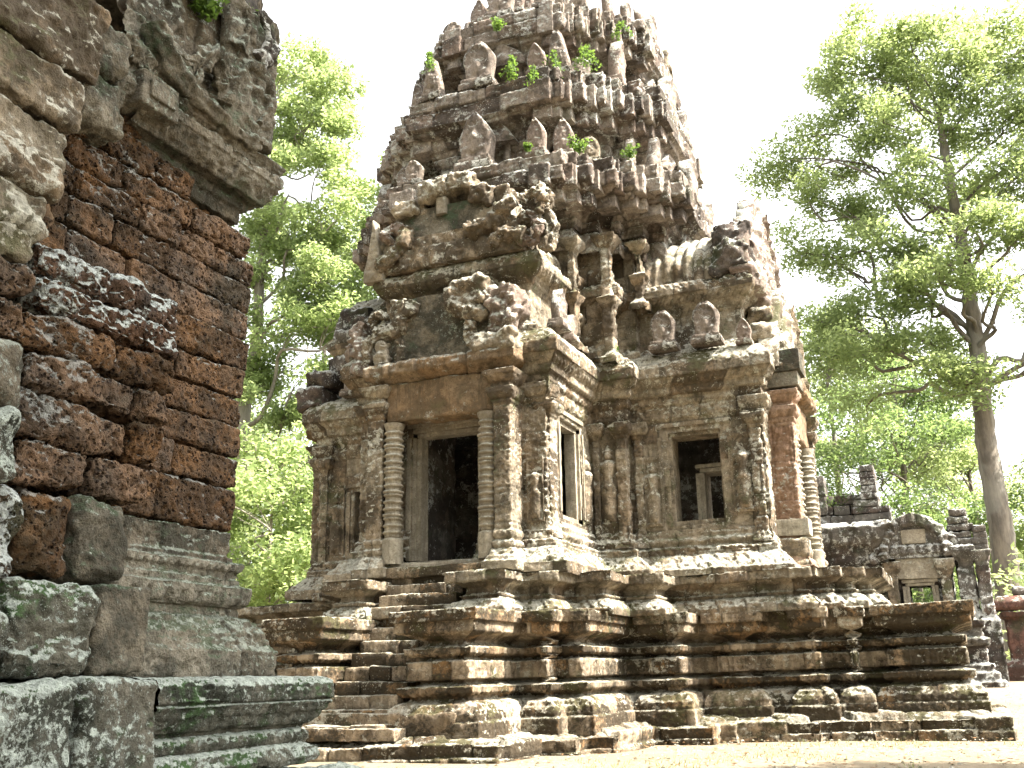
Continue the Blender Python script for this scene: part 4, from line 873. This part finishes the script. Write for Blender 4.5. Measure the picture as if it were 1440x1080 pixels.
A = Acc(); loft(A, [(-1.95, 30.2), (-.25, 30.2), (-.25, 32), (-1.95, 32)], [(.1, .6, ''), (.1, 1.9, ''), (0, 2.0, ''), (0, 3.95, ''), (.12, 4.05, ''), (.12, 4.2, ''), (-.1, 4.25, '')], True, res=.05, seed=511, rough=.03, brk=.08, course=.35, hole=lambda P: (P[:, 0] > -1.42) & (P[:, 0] < -.78) & (P[:, 2] > 1.9) & (P[:, 2] < 3.36), cap=True); A.build('wall', M['black'], gate)
A = Acc(); block(A, F0, -1.64, -.52, -30.4, -29.98, 3.46, 4.02, res=.05, rnd=.03, rough=.015, seed=1); A.build('lintel', M['pale'], gate)
opening(F0, -1.38, -.8, 2.0, 3.28, -30.1, 'door_frame', M['pale'], gate, depth=.4, steps=2, seed=40)
for s, x in ((-1, -1.78), (1, -.42)):
    A = Acc(); prism(A, F0, x-.14, x+.14, -30.3, -29.9, [(.1, .8, ''), (.1, 2.0, ''), (0, 2.1, ''), (0, 3.5, ''), (.1, 3.7, 'petal'), (.12, 3.95, ''), (-.05, 3.96, '')], res=.05, seed=60+s, rough=.02, brk=.05); A.build('pilaster', M['sand'], gate)
A = Acc(); panel(A, F0, -1.1, 4.02, 1.95, 1.2, .3, -30.05, hw=lambda v: np.clip((1-v**2.1)**.5, .04, 1)*(1+.04*np.sin(v*30)), relief=lambda X, Z, U, V: .10*(np.hypot(X/.95, Z/1.2) > .74)+.07*np.abs(np.sin(np.arctan2(Z, X)*13))*(np.hypot(X/.95, Z/1.2) > .78)+.08*((V > .1) & (V < .28))*np.abs(np.sin(X*14)), res=.03, rough=.02, seed=3); A.build('pediment', M['black'], gate)
A = Acc(); block(A, F0, -1.42, -.8, -30.1, -29.86, 4.40, 4.78, res=.04, rnd=.02, rough=.01, seed=2); A.build('tympanum', M['pale'], gate)
for x, k in ((-2.05, 0), (-.2, 1)):
    A = Acc(); block(A, F0, x-.2, x+.2, -30.2, -29.95, 3.95, 4.65, res=.05, rnd=.12, rough=.05, seed=k+5, lump=.1, fine=.04); A.build('naga_end', M['black'], gate)
fix(gate)
pil = ruin('stone_pillar', (.3, 30, .8), 'dark free-standing stone pier with jagged top, between the small gate and the tree trunk', 'pillar')
A = Acc(); prism(A, F0, -.12, .3, -30.6, -29.9, [(.12, .7, ''), (.12, 2.4, ''), (0, 2.6, ''), (0, 3.8, ''), (.12, 4.0, 'petal'), (.14, 4.25, ''), (-.05, 4.3, '')], res=.05, seed=70, rough=.03, brk=.08, course=.4, cap=True); A.build('shaft', M['black'], pil)
A = Acc(); prism(A, F0, .36, .66, -30.4, -29.8, [(.1, .7, ''), (.1, 2.3, ''), (0, 2.4, ''), (0, 3.8, ''), (.1, 4.1, ''), (-.05, 4.12, '')], res=.05, seed=71, rough=.03, brk=.08, course=.4, cap=True); A.build('shaft', M['black'], pil)
A = Acc()
for k, (x, wd) in enumerate([(.08, .38), (.06, .30), (.1, .34), (.05, .26), (.08, .22)]):
    block(A, F0, x-wd, x+wd, -30.5, -30.0, 4.28+k*.2, 4.47+k*.2, res=.05, rnd=.04, rough=.03, seed=k+40)
for k in range(4): block(A, F0, .34+.02*k, .72, -30.4, -30.0, 4.12+k*.17, 4.28+k*.17, res=.06, rnd=.03, rough=.02, seed=k+60)
A.build('capital', M['black'], pil)
fix(pil)
ped = ruin('stepped_pedestal', (.15, 28.2, .7), 'dark tiered stone base with narrow stepped mouldings at the far right, before the red wall', 'pedestal')
A = Acc(); z = .62; w_ = .78
loft(A, [(-1.6, 28), (.25, 28), (.25, 31), (-1.6, 31)], [(.42, .55, ''), (.42, .8, ''), (.30, .82, ''), (.28, 1.0, ''), (.18, 1.05, 'bead'), (.18, 1.2, ''), (.05, 1.22, ''), (.04, 1.4, 'scroll'), (.04, 1.6, ''), (.14, 1.65, 'petal'), (.16, 1.8, ''), (.02, 1.84, ''), (0, 2.05, ''), (.08, 2.1, ''), (.08, 2.25, ''), (-.1, 2.28, ''), (-.1, 2.45, ''), (-.22, 2.5, ''), (-.22, 2.65, '')], True, res=.05, seed=80, rough=.03, brk=.06, zc=[.55, .81, 1.02, 1.21, 1.62, 1.83, 2.07, 2.27, 2.48], bw=(.25, .5), cap=True)
A.build('base', M['black'], ped); fix(ped)
wl = ruin('laterite_wall', (6, 31, .8), 'long low dark red laterite wall with a rounded coping at the right edge', 'wall')
A = Acc(); loft(A, [(.9, 31), (30, 31), (30, 31.8), (.9, 31.8)], [(.22, .5, ''), (.22, 1.15, ''), (.1, 1.25, ''), (0, 1.3, ''), (0, 2.35, ''), (.08, 2.4, ''), (.1, 2.55, ''), (.0, 2.58, '')], True, res=.07, seed=85, rough=.02, course=.32, bw=(.5, .9), brk=.05); A.build('wall', M['wallred'], wl)
A = Acc(); loft(A, [(.8, 31), (30, 31), (30, 31.8), (.8, 31.8)], [(.10, 2.57, ''), (.16, 2.66, ''), (.14, 2.82, ''), (0, 2.95, ''), (-.3, 3.0, '')], True, res=.07, seed=86, rough=.03, course=2, bw=(.8, 1.4), brk=.06); A.build('coping', M['wallred'], wl)
A = Acc(); block(A, F0, 1.2, 2.2, -31.6, -31.1, 3.0, 3.22, res=.06, rnd=.05, rough=.03, seed=87); A.build('loose_block', M['black'], wl); fix(wl)

# ============================================================ TREES AND PLANTS
def leaves(A, C, spread, n, size, rng, tone, flat=.6):
    """n leaf-sized quads round every centre in C"""
    K = len(C); c = np.repeat(C, n, 0); d = rng.normal(size=(K*n, 3)); d *= (rng.random((K*n, 1))**.4)/np.linalg.norm(d, axis=1, keepdims=True)
    c = c + d*np.array([spread, spread, spread*flat])
    a = rng.normal(size=(K*n, 3)); a[:, 2] = a[:, 2]*.6-.25; a /= np.linalg.norm(a, axis=1, keepdims=True)
    up_ = rng.normal(size=(K*n, 3))*.7+[0, 0, 1]; b = np.cross(a, up_); b /= np.linalg.norm(b, axis=1, keepdims=True)
    L = size*rng.uniform(.65, 1.3, (K*n, 1)); w_ = L*.46
    V = np.stack([c-a*L*.5, c+b*w_*.5+a*L*.05, c+a*L*.5, c-b*w_*.5+a*L*.05], 1).reshape(-1, 3)
    t = np.repeat(np.clip(np.repeat(tone, n)+rng.normal(size=K*n)*.15, 0, 1), 4)
    A.add(V, np.arange(len(V)).reshape(-1, 4), t, 0)
def limb(A, p0, p1, r0, r1, rng, bend=.12, seg=5, ns=8):
    p0 = np.array(p0, float); p1 = np.array(p1, float); L = np.linalg.norm(p1-p0)
    t = np.linspace(0, 1, seg)[:, None]; P = p0+(p1-p0)*t + rng.normal(size=(seg, 3))*L*bend*np.sin(np.pi*t)*.6 + np.array([0, 0, 1])*L*.08*np.sin(np.pi*t)
    tube(A, P, r0+(r1-r0)*t[:, 0], ns, 0, 1, 0, 0, sub=3); return P
def tree(name, label, group, x, y, z0, H, r, clusters, seed, leaf='leafL', brk_='bark', lsz=.2, nl=60, tips=14, spread=.9, fork=.35, flat=.6, lean=(0, 0), crad=2.4):
    """clusters: list of (dx, dy, z, radius)"""
    rng = np.random.default_rng(seed); T = Acc(); Lf = Acc()
    base = np.array([x, y, z0-.3]); top = np.array([x+lean[0], y+lean[1], z0+H*.82])
    tz = np.linspace(0, 1, 9)[:, None]; wob = rng.normal(size=(9, 3))*r*.22*tz*[1, 1, 0]; TP = base+(top-base)*tz+wob
    rad = r*(1-.80*tz[:, 0]**1.2); rad[0] *= 1.3
    tube(T, TP, rad, 16, .05, 5, seed, r*.12, sub=8)
    for (dx, dy, cz, cr) in clusters:
        c = np.array([x+dx, y+dy, cz]); horiz = math.hypot(dx-lean[0]*.5, dy-lean[1]*.5)
        ft = np.clip((cz-horiz*.75-z0)/(H*.82), fork, .97); k = ft*8; i = min(7, int(k)); s = TP[i]+(TP[i+1]-TP[i])*(k-i)
        r0 = max(.05, r*(1-.8*ft**1.2)*.36); P = limb(T, s, c, r0, r0*.3, rng, .14, 6)
        n = max(4, int(tips*(cr/2.4)**2)); d = rng.normal(size=(n, 3)); d /= np.linalg.norm(d, axis=1, keepdims=True)
        d *= (rng.random((n, 1))**.45)*cr; d[:, 2] *= flat; tp = c+d
        for q in tp: limb(T, P[int(rng.integers(2, 6))], q, r0*.20, r0*.04+.008, rng, .12, 4, 5)
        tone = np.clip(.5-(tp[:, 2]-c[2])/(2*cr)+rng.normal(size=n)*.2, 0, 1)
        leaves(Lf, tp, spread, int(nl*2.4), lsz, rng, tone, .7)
    o = empty(name, (x, y, z0), label, 'tree', group)
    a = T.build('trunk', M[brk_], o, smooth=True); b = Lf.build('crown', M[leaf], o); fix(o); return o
def crown(rng, R, z0, z1, n, cr, taper=.5):
    q = []
    for i in range(n):
        t = rng.random(); a = rng.random()*6.283; rr = R*(math.sin(math.pi*(.15+.8*t))**.7)*math.sqrt(rng.random())
        q.append((rr*math.cos(a), rr*math.sin(a), z0+(z1-z0)*t, cr*rng.uniform(.7, 1.25)))
    return q
# the big tree on the right, limbs spreading to the left
BT = (1.75, 48.)
bt = [(-1.6, -3, 13.2, 1.3), (1.6, -3, 11.6, 1.3), (.9, -3, 16.6, 1.5), (-.9, -3, 17.6, 1.5), (1.0, -3, 20.0, 1.6), (-.6, 0, 31.2, 2.2), (.6, 1, 30.5, 2.2), (-3.0, -1, 30.8, 2.0), (-4.6, 0, 29.6, 1.7), (3.0, 0, 30.2, 2.2), (4.6, -1, 28.8, 2.2), (-1.6, 1, 28.6, 2.3), (1.6, -1, 28.2, 2.3),
      (-3.9, -1, 27.4, 1.8), (-5.9, 0, 26.9, 1.5), (-7.0, 0, 26.0, 1.2), (-7.9, 0, 25.2, 1.0), (-5.0, 1, 25.0, 1.5), (-2.4, -2, 25.8, 1.7), (.4, 0, 25.6, 2.2), (3.6, 0, 25.9, 2.4), (5.6, 1, 25.4, 2.4),
      (-6.3, -1, 23.2, 1.5), (-4.3, 1, 22.4, 1.9), (-1.9, -2, 22.6, 2.0), (.9, 2, 22.4, 2.0), (3.4, -1, 22.5, 2.2), (6.0, 0, 22.2, 2.4), (-7.2, 0, 21.0, 1.5), (-5.4, 0, 20.0, 1.8), (-3.0, -2, 20.0, 2.0), (-.9, 2, 19.8, 1.8), (2.6, -1, 19.4, 1.8), (5.4, 0, 19.0, 2.2),
      (-6.7, 1, 17.6, 1.7), (-4.6, 0, 17.2, 1.9), (-2.3, -2, 17.4, 1.9), (4.2, 0, 16.2, 1.9), (-6.0, 0, 15.2, 1.6), (-3.6, -2, 15.0, 1.9), (-1.3, 1, 15.2, 1.6), (6.0, 1, 14.8, 2.2), (-4.8, 1, 13.0, 1.4), (-.6, -2, 12.9, 1.5), (3.6, -2, 13.4, 1.5)]
tree('broadleaf_tree', 'tallest tree with a thick pale grey trunk and spreading boughs, right of the temple', None, BT[0]-.1, BT[1], 1.0, 32, .56, [q for q in bt if q[2] > 12.2], 11, 'leafR', 'bark', .25, 88, 16, 1.0, fork=.46, flat=.66, lean=(.3, 0))
# trees on the left between the two buildings
rg2 = random.Random(3)
tree('broadleaf_tree', 'tall pale green tree nearest the left shrine, its crown filling the gap', None, -29.6, 36, 0, 31, .5, [(dx, dy, z, r_) for dx, dy, z, r_ in
     [(0, 0, 30, 2.2), (2.2, 0, 30.2, 2.0), (4.6, 0, 28.6, 1.7), (-2, 0, 28, 2.2), (1.2, 1, 27.4, 2.3), (3.6, 0, 26.8, 2.1), (5.6, 0, 26.2, 1.5), (-.8, 0, 25.2, 2.3), (2.2, -1, 24.4, 2.3), (4.9, 0, 24.0, 2.0), (.2, 1, 22.4, 2.3), (3.0, 0, 21.6, 2.3), (5.6, 0, 21.6, 2.0), (-1.5, 0, 20.2, 2.3), (1.6, 0, 19.6, 2.3), (4.6, 0, 18.6, 2.3), (0.2, -1, 17.4, 2.2), (3, 0, 16.4, 2.2), (5.8, 0, 16.0, 2.0), (-1, 0, 14.6, 2.2), (1.6, 0, 13.8, 2.2), (4.4, 0, 13.0, 2.2), (-1.4, 0, 11.6, 2.1), (6.2, 0, 11.4, 1.8)]], 21, 'leafL', 'barkp', .25, 100, 16, .85, fork=.2, flat=.7, lean=(1.5, 0))
tree('broadleaf_tree', 'pale green tree rising behind the temple\'s left porch', None, -20.8, 38, 0, 25, .42, [(dx, dy, z, r_) for dx, dy, z, r_ in
     [(0, 0, 24.3, 1.6), (-1.6, 0, 22.4, 1.8), (1.4, 0, 22.2, 1.8), (-3.0, 0, 20.0, 1.9), (0, 0, 20, 2), (2.6, 0, 19.2, 2), (-4.0, 0, 17.6, 2), (-1.4, 0, 17.4, 2.1), (1.6, 0, 16.6, 2), (-3, 0, 14.8, 2), (0, 0, 14.2, 2), (-4.4, 0, 12.2, 2), (-1.8, 0, 11.8, 2), (1.4, 0, 11.4, 2), (-3.4, 0, 9.4, 1.9), (-.6, 0, 9, 1.9)]], 22, 'leafL', 'barkp', .25, 100, 16, .85, fork=.2, flat=.7)
tree('young_tree', 'bright low tree with a thin pale stem beside the temple\'s left corner', None, -22.6, 30, 0, 10.5, .12, crown(random.Random(5), 3.0, 3.0, 10.0, 12, 1.5), 23, 'leafL', 'barkp', .24, 70, 16, .95, fork=.3)
tree('young_tree', 'bushy low tree against the end of the left shrine', None, -25.5, 31, 0, 9, .12, crown(random.Random(6), 3.0, 2.0, 8.5, 12, 1.5), 24, 'leafL', 'barkp', .24, 70, 16, .95, fork=.3)
# woodland behind
labs = ['round green tree behind the gallery stub, nearest the temple', 'broad green tree behind the small gate', 'leafy tree directly behind the big trunk', 'green tree at the right edge beyond the red wall', 'tall misty green tree behind the big tree\'s left boughs', 'dark tree low behind the temple\'s left porch', 'dark leafy tree low at the left shrine\'s corner']
labs.append('tall thin green tree far behind the left shrine gap'); pos = [(-6.0, 62, 22), (-2.2, 58, 19), (1.2, 66, 16), (5.6, 54, 12), (-5.2, 74, 26), (-27, 46, 15), (-33, 42, 15), (-33, 48, 30)]
for i, (x, y, h) in enumerate(pos):
    tree('woodland_tree', labs[i], 'trees behind the ruins', x, y, .5, h, .3, crown(random.Random(40+i), h*.30, h*.12, h*.97, 30, 2.0), 50+i, 'leafL' if i in (3, 4) else ('leafR' if i % 2 == 0 else 'leafD'), 'bark', .24, 60, 11, 1.0, fork=.12)
# undergrowth: uncountable
rng = np.random.default_rng(9); A = Acc(); Cc = []
for k in range(900):
    x = rng.uniform(-60, 40); y = rng.uniform(44, 60) if x > -15 else rng.uniform(34, 56)
    if x > .9 and rng.random() < .3: y = rng.uniform(34, 40)
    Cc.append((x, y, .6+rng.random()**1.3*5.0))
Cc = np.array(Cc); Cc[:420] = np.stack([rng.uniform(-34, -19, 420), rng.uniform(31, 44, 420), .3+rng.random(420)*7.5], -1)
leaves(A, Cc, 1.3, 80, .27, rng, rng.random(len(Cc)), .8)
A.build('undergrowth', M['leafR'])['kind'] = 'stuff'
A = Acc(); Cc = []
for k in range(2600):
    a = rng.uniform(0, 6.283); rr = rng.uniform(85, 120); Cc.append((rr*math.cos(a)-5, rr*math.sin(a)+15, 1+rng.random()*15))
leaves(A, np.array(Cc), 3.0, 40, .8, rng, rng.random(len(Cc)), .8); A.build('far_forest', M['leafD'])['kind'] = 'stuff'
# tall trees standing outside the frame: they shade the near shrine and the lawn behind the viewer
def copytree(o, loc, rz, s):
    c = o.copy(); COL.objects.link(c); c.location = loc; c.rotation_euler = (0, 0, rz); c.scale = (s, s, s)
    for ch in o.children: d = ch.copy(); COL.objects.link(d); d.parent = c; d.matrix_parent_inverse = ch.matrix_parent_inverse.copy()
    return c
sh = tree('shade_tree', 'tall leafy shade tree standing out of frame to the right', 'shade trees outside the frame', 7.8, 3.6, 0, 20, .45, crown(random.Random(77), 5.2, 11, 19.5, 46, 2.2), 77, 'leafD', 'bark', .34, 60, 12, 1.1, fork=.4)
for i, (x, y, s) in enumerate([(-16, -12, 1.0), (-6, -17, 1.15), (5, -16, 1.05), (14, -9, .95), (-22, -2, 1.0), (-26, 8, .9), (-12, -24, 1.3), (10, -24, 1.3), (-1, -26, 1.4), (6.6, 11.6, .5)]):
    copytree(sh, (x, y, 0), i*1.3, s)
# small plants rooted in the masonry
def sprig(name, label, p, n, L, seed, mat='fern', hang=False, group='ferns rooted in the tower', cat='fern'):
    rng = np.random.default_rng(seed); A = Acc()
    for k in range(n):
        a = rng.uniform(0, 6.283); out = rng.uniform(.3, 1); dz = -rng.uniform(.6, 1) if hang else rng.uniform(.4, 1)
        q = [np.array(p)+np.array([math.cos(a)*out*t*.5, math.sin(a)*out*t*.5-.12*t, dz*t*(1-.35*t*(not hang))])*L for t in np.linspace(0, 1, 6)]
        tube(A, q, [.006]*6, 4, 0, 1, 0, 0, sub=1)
        leaves(A, np.array(q[1:]), .10*L+.03, 7, .07, rng, rng.random(5)*.8, 1)
    o = A.build(name, M[mat]); tag(o, label, cat, group); return o
def atF(F, x, d, z): return tuple(F(x, d, z))
pl = [(FA, -.9, 3.75, 13.75, 6, .7, 'hanging green creeper beside the leftmost high antefix', 1), (FA, .95, 3.6, 13.2, 9, .8, 'thick bright creeper hanging just right of the high left antefix', 1), (FA, 1.35, 3.55, 12.9, 8, .9, 'long thin creeper hanging at the tower corner', 1), (FA, 1.7, 3.3, 13.3, 7, .9, 'creeper hanging second right of the tower corner', 1),
      (FA, 2.25, 2.9, 13.5, 9, 1.0, 'bushy creeper hanging between the upper right antefixes', 1), (FA, 2.9, 2.3, 14.3, 5, .7, 'small creeper on the topmost right cornice', 1), (FA, .6, 3.6, 13.9, 7, .7, 'leafy fern at the very top above the middle niche', 0),
      (FA, 2.15, 3.2, 10.9, 8, .7, 'upright leafy fern in the dark recess midway up the tower', 0), (FA, 3.0, 2.6, 10.9, 8, .6, 'bright green fern on the first cornice right of the middle', 0), (FA, 1.35, 3.9, 10.8, 4, .35, 'tiny fern at the left end of the first cornice', 0), (FA, 2.45, 2.45, 6.98, 4, .28, 'tiny plant at the foot of the tall pilaster', 0)]
for i, (F, x, d, z, n, L, lb, hg) in enumerate(pl):
    sprig('creeper' if hg else 'fern', lb, atF(F, x, d-.12, z), n, L*.66, 600+i, hang=bool(hg), cat='creeper' if hg else 'fern', group=None)
sprig('fern', 'small grassy fern in the joint of the left shrine\'s pediment', atF(FN, 5.35, .12, 6.1), 9, .28, 640, group=None)
sprig('fern', 'sprig of leaves on top of the left shrine\'s broken gable', atF(FN, 6.0, .05, 6.45), 5, .18, 641, group=None)
sprig('bush', 'bright young bush growing on the gallery roof', (-3.0, 30.6, 5.4), 10, .9, 642, group=None, cat='bush')
# dry leaves lying on the ground
rng = np.random.default_rng(14); A = Acc(); n = 2600
X = rng.uniform(-9, 5, n); Y = rng.uniform(9.5, 27, n); K = fbm(np.stack([X, Y, X*0], -1), .5, 3, 6); X, Y = X[K > -.15], Y[K > -.15]; n = len(X); Z = gz(X, Y)+.035
a = rng.random(n)*6.283; L = rng.uniform(.025, .06, n); ca, sa = np.cos(a), np.sin(a); z1, z2 = rng.uniform(0, .02, n), rng.uniform(0, .02, n)
V = np.stack([np.stack([X-ca*L, Y-sa*L, Z+z1], -1), np.stack([X+sa*L*.45, Y-ca*L*.45, Z], -1), np.stack([X+ca*L, Y+sa*L, Z+z2], -1), np.stack([X-sa*L*.45, Y+ca*L*.45, Z], -1)], 1).reshape(-1, 3)
A.add(V, np.arange(len(V)).reshape(-1, 4), np.repeat(rng.random(n), 4), 0); A.build('leaf_litter', M['litter'])['kind'] = 'stuff'
rng = np.random.default_rng(24); A = Acc(); n = 1500
X = rng.uniform(-6, 4, n); Y = rng.uniform(11, 19, n); R_ = .012+.03*rng.random(n)**3; ZZ = gz(X, Y)+.03
oct_ = np.array([[1, 0, 0], [0, 1, 0], [-1, 0, 0], [0, -1, 0], [0, 0, .7], [0, 0, -.7]])
V = np.stack([X, Y, ZZ], -1)[:, None]+oct_[None]*R_[:, None, None]*rng.uniform(.6, 1.3, (n, 6, 1))
Q6 = (np.arange(n)[:, None, None]*6)
A.V.append(V.reshape(-1, 3)); A.B.append(np.repeat(rng.random(n), 6)); A.J.append(np.zeros(n*6)); A.n = n*6
A.N = list((Q6+np.array([[0, 1, 4], [1, 2, 4], [2, 3, 4], [3, 0, 4]])[None]).reshape(-1, 3))
A.build('gravel', M['plinth'])['kind'] = 'stuff'
# grass tufts on the lawn, fallen leaves
rng = np.random.default_rng(4); A = Acc(); n = 14000
X = rng.uniform(-6, 4, n); Y = rng.uniform(10.5, 26, n); K = fbm(np.stack([X, Y, X*0], -1), .8, 3, 5) + .25*(np.abs(Y-16.6) < .8)
ok = (K > .05) & ~((X < .5) & (Y > 17.2)) & ~((X < -3.9) & (Y > 13.2)); X, Y = X[ok], Y[ok]; n = len(X); Z = gz(X, Y)
a = rng.random(n)*6.283; h = rng.uniform(.02, .07, n); lx = rng.normal(size=n)*.025; ly = rng.normal(size=n)*.025; w_ = .006
V = np.stack([np.stack([X-w_*np.cos(a), Y-w_*np.sin(a), Z], -1), np.stack([X+w_*np.cos(a), Y+w_*np.sin(a), Z], -1), np.stack([X+lx+.001, Y+ly, Z+h], -1), np.stack([X+lx, Y+ly, Z+h], -1)], 1).reshape(-1, 3)
A.add(V, np.arange(len(V)).reshape(-1, 4), np.repeat(rng.random(n), 4), 0); A.build('lawn_grass', M['grass'])['kind'] = 'stuff'
